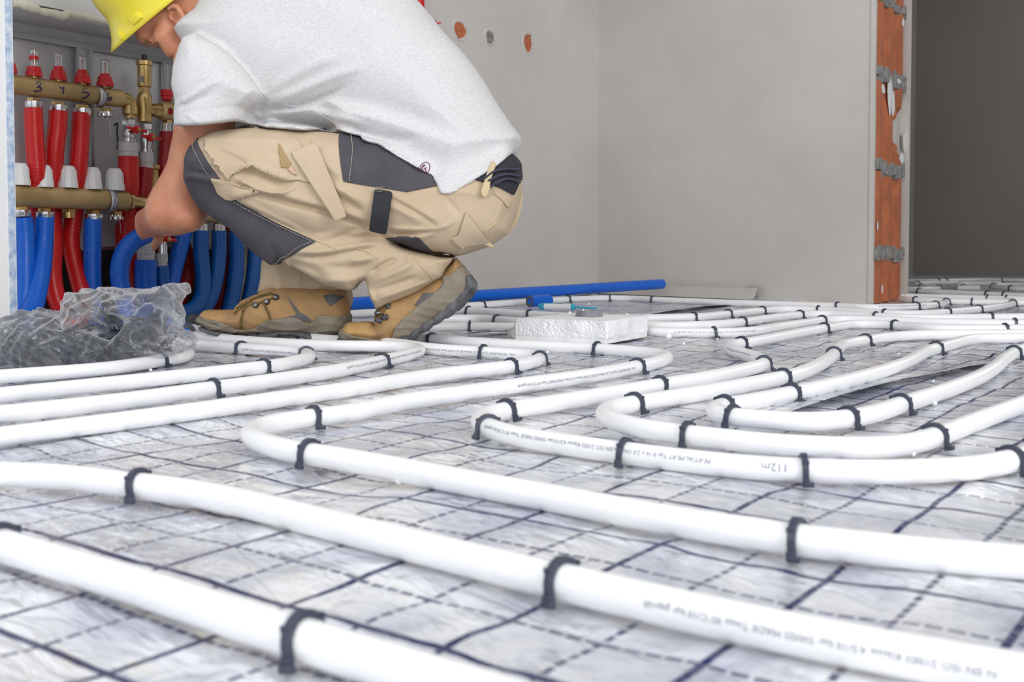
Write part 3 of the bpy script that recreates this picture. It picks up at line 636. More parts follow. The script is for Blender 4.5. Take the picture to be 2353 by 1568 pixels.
M['cyan'] = mat('cyan_plastic', (0.03, 0.42, 0.58), 0.35)
sd = empty('screwdriver', fl(1240, 705), label='small screwdriver with white and cyan handle lying on the film', cat='screwdriver')
z_ = 0.011; p0, p1, p2, p3 = fl(1238, 704, z_), fl(1252, 704.5, z_), fl(1314, 706, z_), fl(1319, 706.3, z_); p4 = fl(1374, 708.5, 0.010)
d_ = (p2 - p1).normalized(); q = (p2 - p1).length; r = 0.0098
mb = MB(); mb.lathe(p0, d_, [(0, r * .55), (0.004, r * .85), (0.012, r), ((p1 - p0).length, r)], 20); mb.build('end_cap', M['cyan'], sd, 40)
mb = MB(); mb.lathe(p1, d_, [(0, r), (q * .3, r * 1.04), (q * .7, r * .92), (q, r * .98)], 20); mb.build('handle', M['white_plastic'], sd, 40)
mb = MB(); mb.box(p1 + d_ * q * .32 + ZUP * (r * .93), d_, d_.cross(ZUP), ZUP, q * .34, r * .45, 0.0012, 0.0008); mb.build('grip_inlay', M['cyan'], sd, 40)
mb = MB(); mb.lathe(p2, d_, [(0, r), (0.006, r), (0.009, r * .7)], 20); mb.build('collar', M['cyan'], sd, 40)
mb = MB(); mb.lathe(p3, (p4 - p3), [(0, 0.0032), ((p4 - p3).length * .9, 0.0028), ((p4 - p3).length, 0.0014)], 12); mb.build('shaft', M['cyan'], sd, 40)

# ------------------------------------------------------------------ manifold cabinet in the niche
MO = -0.035
def npl(px, py, off): return wp(px, py, off)
zt = zh; xl, xr = -150, 690
cab = empty('manifold_cabinet', wp(300, 575, -0.13), label='open galvanised steel cabinet recessed in the wall behind the manifolds', cat='cabinet')
def nplane(xa, xb, z0, z1, off, t, m, name, parent):
    a, b = wp(xa, 300, off), wp(xb, 300, off); a.z = b.z = 0; c = (a + b) / 2; mb = MB()
    mb.box(c - NB * t / 2 + ZUP * (z0 + z1) / 2, DB, NB, ZUP, (b - a).length / 2, t / 2, (z1 - z0) / 2); return mb.build(name, M[m], parent, 0)
z575 = wp(200, 575, -0.13).z
nplane(xl, xr, z575, zt, -0.13, 0.004, 'cab', 'back_panel', cab)
nplane(xl, xr, z575, z575 + 0.008, -0.118, 0.012, 'galv', 'bottom_lip', cab)
zl = wp(37, 80, -0.12).z
nplane(xl, xr, zl - 0.006, zl + 0.006, -0.116, 0.012, 'galv', 'top_rail', cab)
a, b = wp(xl, 300, -0.065), wp(xr, 300, -0.065); a.z = b.z = zt - 0.016; mb = MB()
mb.box((a + b) / 2 + ZUP * 0.003, DB, NB, ZUP, (b - a).length / 2, 0.066, 0.003); mb.build('top_plate', M['cab'], cab, 0)
a = wp(37, 52, -0.10); zb_ = a.z
nplane(xl, xr, zb_ - 0.003, zt, -0.012, 0.004, 'cab', 'front_flange', cab).location = (0, 0, 0.03)
for (xa, xb) in ((171, 208), (369, 391)):
    a, b = wp(xa, 300, -0.118), wp(xb, 300, -0.118); c = (a + b) / 2; c.z = 0; hw = (b - a).length / 2; mb = MB()
    mb.box(c + ZUP * (z575 + zl) / 2, DB, NB, ZUP, hw * .55, 0.003, (zl - z575) / 2 - 0.007)
    for sg in (-1, 1):
        mb.box(c + DB * sg * hw * .62 + NB * 0.006 + ZUP * (z575 + zl) / 2, DB, NB, ZUP, 0.0012, 0.009, (zl - z575) / 2 - 0.007)
        mb.box(c + DB * sg * hw * .82 + NB * 0.012 + ZUP * (z575 + zl) / 2, DB, NB, ZUP, hw * .18, 0.0012, (zl - z575) / 2 - 0.007)
    mb.build('mounting_rail', M['galv'], cab, 0)
a = wp(xr, 300, -0.066); mb = MB(); a.z = (z575 + zt) / 2; mb.box(a, DB, NB, ZUP, 0.002, 0.066, (zt - z575) / 2); mb.build('side_panel', M['cab'], cab, 0)
# blue marker stroke on the back panel
def strokes(parent, name, lists, off, r, m='navy'):
    mb = MB()
    for pl in lists:
        pts = [wp(x, y, off) if not callable(off) else off(x, y) for x, y in pl]
        mb.tube(crom(pts, 0.0015, 0), r, 8)
    return mb.build(name, M[m], parent, 180)
strokes(cab, 'handwritten_number', [[(262, 288), (270, 283), (269, 302), (271, 320), (270, 344)]], -0.1285, 0.0016)
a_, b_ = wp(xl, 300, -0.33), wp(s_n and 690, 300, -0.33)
wall('wall_niche', Vector((a_.x, a_.y, 0)), Vector((b_.x, b_.y, 0)), -NB * 0.1, -0.02, 2.62, M['dark'], 'black recess back under the open cabinet, shade put into its colour')
a2 = wp(695, 300, 0.0); wall('wall_niche_side', Vector((a2.x, a2.y, 0)), Vector((a2.x, a2.y, 0)) - NB * 0.36, DB * 0.05, -0.02, 2.62, M['plaster'])
# cream mounting foam along the top edge
mb = MB(); pts = [wp(x, y, 0.004) for x, y in [(30, 8), (60, 13), (80, 19), (100, 27), (125, 31), (145, 37), (158, 30), (172, 34), (195, 38), (225, 45), (250, 50)]]
path = crom(pts, 0.004, 1); mb.tube(path, [0.006 + 0.008 * abs(float(n1(np.array(i * .11), np.array(.3)))) + 0.006 * abs(float(n2(np.array(i * .37), np.array(.7)))) for i in range(len(path))], 12)
tag(mb.build('mounting_foam', M['pufoam'], None, 180), 'cream mounting foam squeezed out above the cabinet', 'foam')

class Man:                                              # helper: shapes in pixels of the photo at the manifold's own plane
    def __init__(s, e): s.e = e
    def c(s, px, py, off=MO): return wp(px, py, off)
    def vert(s, name, px, prof, m, n=24, ribs=0, ribd=0.0, off=MO, parent=None, sm=40, a0=0.0):   # prof: (image y, radius px) top to bottom
        q = wp(px, prof[0][0], off); k = q.y / FPX; mb = MB()
        mb.lathe(q, (0, 0, -1), [((wp(px, prof[0][0], off).z - wp(px, y, off).z), r * k) for y, r in prof], n, ribs=ribs, ribd=ribd * k, a0=a0)
        return mb.build(name, M[m], parent or s.e, sm)
    def bar(s, name, p0, p1, rpx, m, n=32, off=MO, prof=None):
        a, b = wp(*p0, off), wp(*p1, off); k = (a.y + b.y) / 2 / FPX; b.z = a.z; L_ = (b - a).length; mb = MB()
        mb.lathe(a, b - a, [(t * L_, r * k) for t, r in (prof or [(0, rpx), (1, rpx)])], n); return mb.build(name, M[m], s.e, 40), a, b, k
up = empty('heating_manifold', wp(160, 210, MO), label='upper brass manifold with four red flow meters, numbered by hand', cat='manifold'); mu = Man(up)
bar, a_, b_, kk = mu.bar('manifold_bar', (8, 191), (281, 229), 21.5, 'brass_bar', prof=[(0, 21.5), (.965, 21.5), (.985, 20), (1, 16)])
def on_bar(y0):
    def f(x, y):
        q = wp(x, y, MO); dz = q.z - a_.z; o = math.sqrt(max(0, (21.5 * kk) ** 2 - dz * dz)); return wp(x, y, MO + o + 0.0004)
    return f
Q = lambda L_: [(x / 4.9, y / 4.9) for x, y in L_]
for pl in ([Q([(405, 948), (420, 930), (450, 928), (458, 945), (432, 975), (420, 985), (450, 982), (472, 1000), (460, 1018), (425, 1028), (388, 1030), (392, 1018)])],
           [Q([(668, 965), (676, 988), (695, 994), (720, 980)]), Q([(720, 975), (716, 1010), (712, 1060)])],
           [Q([(988, 1000), (938, 998), (935, 1040), (980, 1042), (1002, 1062), (985, 1090), (955, 1108), (922, 1114)])],
           [Q([(1232, 1045), (1208, 1075), (1203, 1110), (1228, 1132), (1258, 1120), (1256, 1102), (1232, 1096), (1214, 1108)])]):
    strokes(up, 'handwritten_number', pl, on_bar(0), 0.0014)
def flow_meter(M_, px, yb, r=18.5):
    dy = yb - 176
    q = M_.vert('flow_meter', px, [(153 + dy, 12), (154 + dy, 15.5), (163 + dy, 16.5), (164 + dy, 18), (172 + dy, 19.5), (176 + dy, 19.5)], 'red_plastic', 40, 10, 0.9)
    M_.vert('collar', px, [(176 + dy, 9), (180 + dy, 9)], 'brass', parent=q)
    M_.vert('gauge_tube', px, [(113 + dy, 7), (114.5 + dy, 9.8), (118 + dy, 9.8), (153 + dy, 10.2)], 'clear', parent=q)
    M_.vert('indicator', px, [(122 + dy, 3), (124 + dy, 4.5), (125 + dy, 1.2), (150 + dy, 1.2)], 'red_plastic', 10, parent=q)
    return q
for px, yb, ry in ((19, 168, None), (77.5, 176, 134), (134, 184.5, 158), (189, 192, 166), (241, 199.5, 175)):
    q = flow_meter(mu, px, yb)
    if ry: mu.vert('gauge_band', px, [(ry - 5, 10.6), (ry + 4, 10.8)], 'red_plastic', parent=q)
    if px > 30:
        y0 = yb + 49 
        mu.vert('brass_nut', px, [(y0, 13), (y0 + 1, 15), (y0 + 8, 15)], 'brass', 6, sm=20)
        if px < 200: mu.vert('union_nut', px, [(y0 + 8, 16), (y0 + 9, 19.5), (y0 + 24, 19.5), (y0 + 26, 18)], 'chrome', 36, 12, 1.3)
        else:
            mu.vert('drain_cap', px, [(y0 + 8, 12), (y0 + 12, 12), (y0 + 13, 17), (y0 + 19, 17), (y0 + 21, 6), (y0 + 24, 3)], 'chrome', 40, 14, 1.6)
def chain(parent, pts):
    mb = MB(); 
    for p in resample([wp(x, y, MO + 0.012) for x, y in pts], 0.0042): 
        mb.lathe(p - ZUP * 0.0014, ZUP, [(0, 0.0004), (0.0005, 0.0014), (0.0014, 0.0019), (0.0023, 0.0014), (0.0028, 0.0004)], 8)
    mb.build('bead_chain', M['chrome'], parent, 180)
chain(up, [(246, 272), (252, 276), (253, 300), (253, 312)])
def strap(M_, px0, px1, y0, y1, R, name='metal_strap'):
    a, b = wp(px0, (y0 + y1) / 2, MO), wp(px1, (y0 + y1) / 2, MO); b.z = a.z; k = a.y / FPX; mb = MB(); n = 20; vs = []
    for i in range(n + 1):
        q = -0.62 * math.pi + 1.24 * math.pi * i / n
        for p in (a, b): vs.append(p + NB * math.cos(q) * R * k + ZUP * math.sin(q) * R * k)
    mb.add(vs, [(2 * i, 2 * i + 1, 2 * i + 3, 2 * i + 2) for i in range(n)]); o = mb.build(name, M['galv'], M_.e, 60)
    so = o.modifiers.new('t', 'SOLIDIFY'); so.thickness = 0.002; so.offset = 1; return o
strap(mu, 217, 231, 197, 246, 22.3)
# elbow, air vent, tee and ball valves at the bar's end
mb = MB(); k = wp(290, 230, MO).y / FPX
mb.tube(crom([wp(278, 228, MO), wp(290, 230, MO), wp(297, 236, MO), wp(299, 248, MO), wp(299, 262, MO)], 0.003, 1), 15.5 * k, 20); mb.lathe(wp(298, 240, MO), (0, 0, -1), [(0, 13 * k), (4 * k, 17 * k), (22 * k, 17 * k), (26 * k, 12 * k), (32 * k, 12 * k)], 24)
mb.build('elbow', M['brass'], up, 40)
def valve(M_, px, y0, y1, lev, off=MO):
    M_.vert('valve_nut', px, [(y0, 13), (y0 + 1, 16), (y0 + 13, 16), (y0 + 14, 13)], 'chrome', 6, sm=20, off=off)
    v = M_.vert('ball_valve', px, [(y0 + 14, 11), (y0 + 22, 12), (y0 + 30, 15), (y0 + 38, 15), (y1 - 8, 12), (y1 - 7, 15), (y1, 15)], 'chrome', 24, off=off)
    c = wp(lev[0], lev[1], off + 0.022); k = c.y / FPX; mb = MB()
    mb.lathe(c, NB, [(0, 8 * k), (0.001, 9.5 * k), (0.008, 8.5 * k), (0.009, 6 * k)], 20)
    tilt = DB * math.cos(lev[2]) - ZUP * math.sin(lev[2]); pr = tilt.cross(NB)
    for sg in (-1, 1): mb.box(c + tilt * sg * 17 * k - NB * 0 + NB * 0.003 - pr * 0, tilt, pr, NB, 10.5 * k, 3.4 * k, 0.0022, 0.0015)
    h = mb.build('valve_handle', M['red_plastic'], M_.e, 40)
    mb = MB(); mb.lathe(c, NB, [(0.006, 5.2 * k), (0.012, 5.2 * k), (0.0125, 4 * k)], 6); mb.build('handle_nut', M['brass'], h, 20)
valve(mu, 296, 275, 326, (313, 298, 0.10))
vent = mu.vert('air_vent', 331, [(140, 17), (141, 18.5), (150, 18.5), (152, 15.5), (199, 15.5), (202, 12), (206, 12)], 'brass', 28)
mu.vert('vent_cap', 331, [(126, 5), (127, 6), (141, 6)], 'black_plastic', parent=vent)
c = wp(324, 181, MO + 0.0175); kk2 = c.y / FPX; mb = MB(); mb.box(c, DB, NB, ZUP, 6 * kk2, 0.0008, 7 * kk2); mb.build('label_plate', M['chrome'], vent, 0)
mu.vert('brass_nut', 331, [(203, 13), (213, 13)], 'brass', 6, sm=20)
mu.vert('tee_fitting', 331, [(213, 12), (219, 16), (226, 17), (252, 17), (256, 16), (268, 16.5), (280, 16.5), (282, 13)], 'brass', 24)
valve(mu, 335, 285, 350, (346, 316, 0.06))
mu.bar('tee_branch', (340, 252), (372, 257), 12, 'brass', prof=[(0, 13), (.3, 13), (.32, 15), (.7, 15.5), (1, 15.5)])
def compression(M_, px, y0, y1, r, off=MO):             # pale grey plastic coupling nut
    M_.vert('coupling_nut', px, [(y0, r * .9), (y0 + 1, r), (y0 + (y1 - y0) * .62, r), (y0 + (y1 - y0) * .64, r * .93), (y1, r * .95)], 'grey_plastic', 48, 16, 1.2, off=off)
compression(mu, 295, 327, 361, 23); compression(mu, 335, 350, 387, 17)
# second manifold, mostly hidden behind the worker
um = empty('heating_manifold', wp(395, 255, MO), label='brass manifold end with red sticker 1, half hidden behind the shirt', cat='manifold'); mu2 = Man(um)
bar2, a2_, b2_, kk3 = mu2.bar('manifold_bar', (366, 254), (560, 281), 21.5, 'brass_bar', prof=[(0, 17), (.02, 21.5), (1, 21.5)])
mu2.vert('adjusting_cap', 383, [(207, 13), (208, 14.3), (221, 14.3), (222, 12.5), (230, 12.5), (232, 9)], 'red_plastic', 36, 10, 0.8)
mu2.vert('brass_nut', 385, [(277, 11), (284, 11)], 'brass', 6, sm=20); mu2.vert('union_nut', 385, [(284, 16), (303, 18), (306, 15)], 'chrome', 36, 12, 1.3)
c = wp(392, 256, MO + 21.5 * kk3 + 0.0003); mb = MB(); n = 24
mb.add([c + NB * 0.0008] + [c + DB * math.cos(i * math.tau / n) * 0.0082 + ZUP * math.sin(i * math.tau / n) * 0.0085 - NB * 0.0012 * math.sin(i * math.tau / n) ** 2 for i in range(n)], [(0, 1 + i, 1 + (i + 1) % n) for i in range(n)])
mb.build('round_sticker', M['red_plastic'], um, 60)
strokes(um, 'handwritten_number', [[(390, 251), (393, 248), (392, 263)]], MO + 21.5 * kk3 + 0.0016, 0.0011)
# lower manifold
lo = empty('heating_manifold', wp(170, 458, MO), label='lower brass manifold under the row of white protective caps', cat='manifold'); ml = Man(lo)
ml.bar('manifold_bar', (8, 450), (292, 462), 24.5, 'brass_bar', prof=[(0, 24.5), (.985, 24.5), (1, 20)])
ml.bar('bar_end', (292, 463), (338, 466), 15, 'brass', prof=[(0, 21), (.15, 21), (.18, 15), (.8, 15), (1, 11)])
for px, yb in ((46, 426), (99.5, 430.5), (155.5, 432), (211, 435.5), (263, 438)):
    h = 51; ml.vert('white_cap', px, [(yb - h, 11), (yb - h + 1.5, 14), (yb - 39, 19.5), (yb - 17, 20.5), (yb - 14, 21.5), (yb - 9, 22.5), (yb, 22.5)], 'white_plastic', 48, 12, 1.0)
    y0 = yb + 48
    if px > 48 or True:
        ml.vert('brass_nut', px + 3.5, [(y0, 12), (y0 + 1, 15.5), (y0 + 8, 15.5)], 'brass', 6, sm=20)
        if 150 < px < 160: ml.vert('outlet_plug', px + 2, [(y0 + 8, 13), (y0 + 21, 13)], 'brass', 24)
        elif px > 250: ml.vert('drain_cap', px + 3.5, [(y0 + 8, 12), (y0 + 11, 12), (y0 + 12, 17), (y0 + 19, 17), (y0 + 21, 6), (y0 + 24, 3)], 'chrome', 40, 14, 1.6)
        else: ml.vert('union_nut', px + 4, [(y0 + 8, 16), (y0 + 9, 20.5), (y0 + 22, 20.5), (y0 + 24, 19)], 'chrome', 36, 12, 1.3)
chain(lo, [(272, 508), (276, 512), (277, 534)])
strap(ml, 241, 256, 436, 487, 25.5)
v2 = ml.vert('air_vent', 350, [(379, 17), (380, 18), (388, 18), (391, 14.5), (428, 14.5), (434, 11), (450, 11)], 'brass', 28)
ml.vert('vent_cap', 344, [(364, 5), (365, 6.3), (380, 6.3)], 'black_plastic', parent=v2)
lo2 = empty('heating_manifold', wp(540, 498, MO), label='lower brass manifold glimpsed between forearm and knee', cat='manifold'); ml2 = Man(lo2)
ml2.bar('manifold_bar', (425, 488), (660, 496), 22, 'brass_bar')
for px in (462, 503, 542, 586):
    ml2.vert('union_nut', px, [(511, 9), (513, 9), (515, 14), (531, 14.5), (533, 12)], 'chrome', 36, 12, 1.2)
# lower valves on the supply couplings
sv = empty('supply_valve', wp(372, 560, MO + 0.02), label='ball valve with red wing handle below the worker\'s hand', cat='valve'); ms = Man(sv)
ms.vert('valve_body', 372, [(520, 12), (545, 13), (548, 10), (560, 10), (562, 12), (583, 12)], 'chrome', 24, off=MO + 0.02)
c = wp(384, 549, MO + 0.045); k = c.y / FPX; mb = MB(); mb.lathe(c, NB, [(0, 8 * k), (0.006, 7.5 * k)], 20)
for sg in (-1, 1): mb.box(c + DB * sg * 17 * k - ZUP * 2.5 * k, DB - ZUP * 0.12, ZUP + DB * .12, NB, 10 * k, 4 * k, 0.0022, 0.0015)
h = mb.build('valve_handle', M['red_plastic'], sv, 40); mb = MB(); mb.lathe(c, NB, [(0.003, 5.5 * k), (0.009, 5.5 * k)], 6); mb.build('handle_nut', M['brass'], h, 20)
compression(ms, 370, 583, 613, 15, MO + 0.02)
sv2 = empty('supply_coupling', wp(336, 580, MO + 0.02), label='pale grey ribbed coupling on the thick blue hose', cat='pipe fitting'); ms2 = Man(sv2)
compression(ms2, 335, 558, 599, 20.5, MO + 0.02); ms2.vert('metal_neck', 335, [(525, 11), (560, 11)], 'chrome', 24, off=MO + 0.02)

# corrugated hoses
def hose(pts, rpx, m, label, group, rib=0.0036):
    P_ = [wp(p[0], p[1], p[2] if len(p) > 2 else MO) for p in pts]; k = P_[0].y / FPX; path = resample(crom(P_, 0.006, 2), 0.0012)
    mb = MB(); r = rpx * k; mb.tube(path, [r * (1 + 0.030 * math.sin(i * 0.0012 * math.tau / rib) + 0.006 * math.sin(i * .021)) for i in range(len(path))], 20)
    o = mb.build('hose', M[m], None, 180); tag(o, label, 'hose', group); return o
GR, GB = 'red hoses under the upper manifold', 'blue hoses under the lower manifold'
hose([(76, 249), (77.5, 290), (80, 340), (84, 400), (82, 450, -.06), (76, 520, -.085), (72, 600, -.09), (66, 700, -.07), (60, 745, -.05)], 20.5, 'red_hose', 'red hose hanging under handwritten 3', GR)
hose([(133.5, 256), (132, 290), (126, 340), (122, 420, -.06), (121, 500, -.085), (123, 560, -.07), (121, 640, -.04), (135, 700, -.02), (160, 735, 0.0), (185, 750, .03)], 20.5, 'red_hose', 'red hose hanging under handwritten 4', GR)
hose([(187, 260), (185.5, 300), (181, 370), (176, 440, -.06), (168, 505, -.085), (163, 555, -.08), (170, 600, -.07), (181, 645, -.05), (193, 690, -.03), (200, 745, 0.0)], 20, 'red_hose', 'red hose hanging under handwritten 5', GR)
hose([(295, 361), (296, 420), (294, 480, -.075), (288, 545, -.08), (296, 600, -.075), (303, 660, -.07), (306, 740, -.05)], 23.5, 'red_hose', 'thick red hose left of the gloveless hand', GR)
hose([(335, 387), (331, 440), (326, 520, -.07), (322, 560, -.08)], 16.5, 'dark_red_hose', 'thinner red hose right beside the thick red one', GR)
hose([(385, 305), (383, 340), (380, 420), (392, 500, -.08), (420, 560, -.09), (432, 610, -.09), (428, 650, -.07), (412, 690, -.05), (395, 720, -.03)], 18, 'dark_red_hose', 'dark red hose behind the worker\'s forearm', GR)
hose([(530, 430, -.09), (527, 520, -.09), (522, 600, -.09), (508, 690, -.06), (500, 730, -.05)], 15, 'dark_red_hose', 'dark red hose glimpsed right behind two blue hoses', GR)
hose([(608, 430, -.09), (606, 560, -.09), (600, 690, -.06)], 15, 'dark_red_hose', 'dark red hose glimpsed under the knee patch', GR)
hose([(53, 500), (57, 540), (58, 620, -.02), (56, 680, -.01), (48, 725, .0), (35, 750, .02)], 21, 'blue_hose', 'blue hose at the edge of the white wall', GB)
hose([(102, 500), (100, 550), (94, 620, -.01), (83, 680, 0.01), (70, 725, .03), (58, 752, .05)], 21.5, 'blue_hose', 'blue hose curving left, second from the white wall', GB)
hose([(213, 505), (212.5, 560), (212, 630), (214, 690), (222, 750, .02)], 20, 'blue_hose', 'straight blue hose between two bare outlets', GB)
hose([(338, 538, .045), (320, 546, .045), (298, 562, .04), (281, 590, .03), (274, 625, .025), (278, 660, .025), (287, 700, .03), (295, 745, .04)], 20.5, 'blue_hose', 'bent blue hose gripped by the worker\'s hand', GB)
hose([(335, 597, MO + .02), (335, 660, MO + .02), (338, 745, MO + .03)], 24.5, 'blue_hose', 'thick blue hose under the larger grey coupling', GB)
hose([(372, 610, MO + .02), (374, 650, MO + .02), (379, 740, MO + .03)], 15.5, 'mid_blue_hose', 'thin blue hose under the smaller grey coupling', GB)
hose([(425, 530, -.05), (417, 560, -.05), (407, 595, -.045), (396, 640, -.03), (388, 690, .0), (384, 740, .02)], 18, 'blue_hose', 'blue hose curving down from behind the elbow', GB)
hose([(462, 530), (462, 580), (467, 640, -.02), (463, 685, 0.0), (443, 712, .02), (410, 722, .04), (370, 728, .06)], 17.5, 'mid_blue_hose', 'blue hose looping left before the far boot', GB)
hose([(503, 530), (503, 580), (496, 640, -.02), (481, 690, -.005), (455, 725, .015), (425, 738, .04)], 17, 'mid_blue_hose', 'blue hose second from the elbow, curling behind the boot tip', GB)
hose([(542, 533), (543, 600), (539, 650, -.02), (530, 700, -.01), (520, 745, .01)], 17.5, 'mid_blue_hose', 'blue hose with torn jacket above the boot laces', GB)
hose([(586, 533), (586, 590), (582, 640, -.02), (572, 690, -.01), (562, 745, .01)], 17, 'mid_blue_hose', 'rightmost blue hose under the dark knee patch', GB)
sleeve('hose_sleeve', fl(392, 748, 0.022), fl(428, 766, 0.016), 0.0195, 0.0102, 'short blue foam sleeve with grey core round the white pipe end', 'hose sleeve', 'blue_hose')
sleeve('foam_sleeve', fl(440, 739, 0.017), fl(454, 741, 0.016), 0.0168, 0.0105, 'grey foam ring on the pipe right before the far boot tip', 'foam sleeve', 'foam')

# ------------------------------------------------------------------ signed-distance modelling
class Vox:
    def __init__(s, lo, hi, h):
        s.lo = np.array(lo, float); s.h = h; s.n = [int((b - a) / h) + 2 for a, b in zip(lo, hi)]
        s.x = s.lo[0] + h * np.arange(s.n[0]); s.y = s.lo[1] + h * np.arange(s.n[1]); s.z = s.lo[2] + h * np.arange(s.n[2])
        s.X, s.Y, s.Z = s.x[:, None, None].astype(np.float32), s.y[None, :, None].astype(np.float32), s.z[None, None, :].astype(np.float32)
    def cone(s, a, b, r1, r2):
        ax, ay, az = a; d = Vector(b) - Vector(a); L2 = d.length_squared
        t = np.clip(((s.X - ax) * d.x + (s.Y - ay) * d.y + (s.Z - az) * d.z) / L2, 0, 1)
        return np.sqrt((s.X - ax - t * d.x) ** 2 + (s.Y - ay - t * d.y) ** 2 + (s.Z - az - t * d.z) ** 2) - (r1 + (r2 - r1) * t)
    def ell(s, c, axes, radii):
        k = 0
        for a, r in zip(axes, radii):
            a = Vector(a); k = k + (((s.X - c[0]) * a.x + (s.Y - c[1]) * a.y + (s.Z - c[2]) * a.z) / r) ** 2
        k = np.sqrt(k); return (k - 1) * min(radii) * 0.75 + (k - 1) * (sum(radii) / 3) * 0.25
    def pill(s, poly, Yc, H, R=None, flat=1.0):        # a traced outline with real thickness: rounded over R, half depth H
        R = R or H; v = [P(x, y, Yc) for x, y in poly]; v2 = np.array([(q.x, q.z) for q in v]); X2, Z2 = np.meshgrid(s.x, s.z, indexing='ij')
        d = polysdf(X2, Z2, v2).astype(np.float32)[:, None, :]
        qy = np.abs(s.Y - Yc) - (H - R); q = d + R
        a = np.maximum(q, 0); b = np.maximum(qy, 0)
        return np.sqrt(a * a + b * b) + np.minimum(np.maximum(q, qy), 0) - R
    def poly2(s, poly, Yc):
        v = [P(x, y, Yc) for x, y in poly]; v2 = np.array([(q.x, q.z) for q in v]); X2, Z2 = np.meshgrid(s.x, s.z, indexing='ij')
        return polysdf(X2, Z2, v2).astype(np.float32)[:, None, :]
    def crease(s, lines, Yc, ymax, dirY=-1):           # lines: (points px, width px, height mm): raised folds (or furrows) on the near side
        X2, Z2 = np.meshgrid(s.x, s.z, indexing='ij'); out = np.zeros_like(X2); k = Yc / FPX
        for pts, wd, hh in lines:
            p3 = [P(x, y, Yc) for x, y in pts]
            if len(p3) > 2: p3 = crom(p3, 0.012, 1)
            q = np.array([(p.x, p.z) for p in p3]); d = np.full(X2.shape, 9.0); tt = np.zeros(X2.shape); n = len(q) - 1
            for i in range(n):
                a, b = q[i], q[i + 1]; e = b - a; t = np.clip(((X2 - a[0]) * e[0] + (Z2 - a[1]) * e[1]) / (e @ e + 1e-12), 0, 1)
                dd = np.hypot(X2 - a[0] - t * e[0], Z2 - a[1] - t * e[1]); m = dd < d; d = np.where(m, dd, d); tt = np.where(m, (i + t) / n, tt)
            out += hh * 0.001 * np.exp(-(d / (wd * k)) ** 2) * np.clip(np.sin(np.pi * np.clip(tt, 0.02, 0.98)) * 1.6, 0, 1)
        return out.astype(np.float32)[:, None, :] * (1 / (1 + np.exp((s.Y - ymax) / 0.012)))
def polysdf(X, Z, v):
    d = np.full(X.shape, 1e9); sg = np.ones(X.shape); n = len(v)
    for i in range(n):
        a, b = v[i], v[i - 1]; e = b - a; wx, wz = X - a[0], Z - a[1]
        t = np.clip((wx * e[0] + wz * e[1]) / (e @ e + 1e-12), 0, 1); d = np.minimum(d, (wx - e[0] * t) ** 2 + (wz - e[1] * t) ** 2)
        c1 = Z >= a[1]; c2 = Z < b[1]; c3 = e[0] * wz > e[1] * wx
        sg = np.where((c1 & c2 & c3) | (~c1 & ~c2 & ~c3), -sg, sg)
    return sg * np.sqrt(d)
def smin(a, b, k): h = np.clip(0.5 + 0.5 * (b - a) / k, 0, 1); return b + (a - b) * h - k * h * (1 - h)
def smax(a, b, k): return -smin(-a, -b, k)
def blob(pts, k=14, step=4):                            # a rounded closed outline from a few pixel points
    n = len(pts); out = []
    for i in range(n):
        p0, p1, p2, p3 = [np.array(pts[(i + j) % n], float) for j in (-1, 0, 1, 2)]
        m = max(1, int(np.linalg.norm(p2 - p1) / (k)))
        for q in range(m):
            t = q / m; out.append(tuple(0.5 * ((2 * p1) + (p2 - p0) * t + (2 * p0 - 5 * p1 + 4 * p2 - p3) * t * t + (3 * p1 - p0 - 3 * p2 + p3) * t ** 3)))
    return out
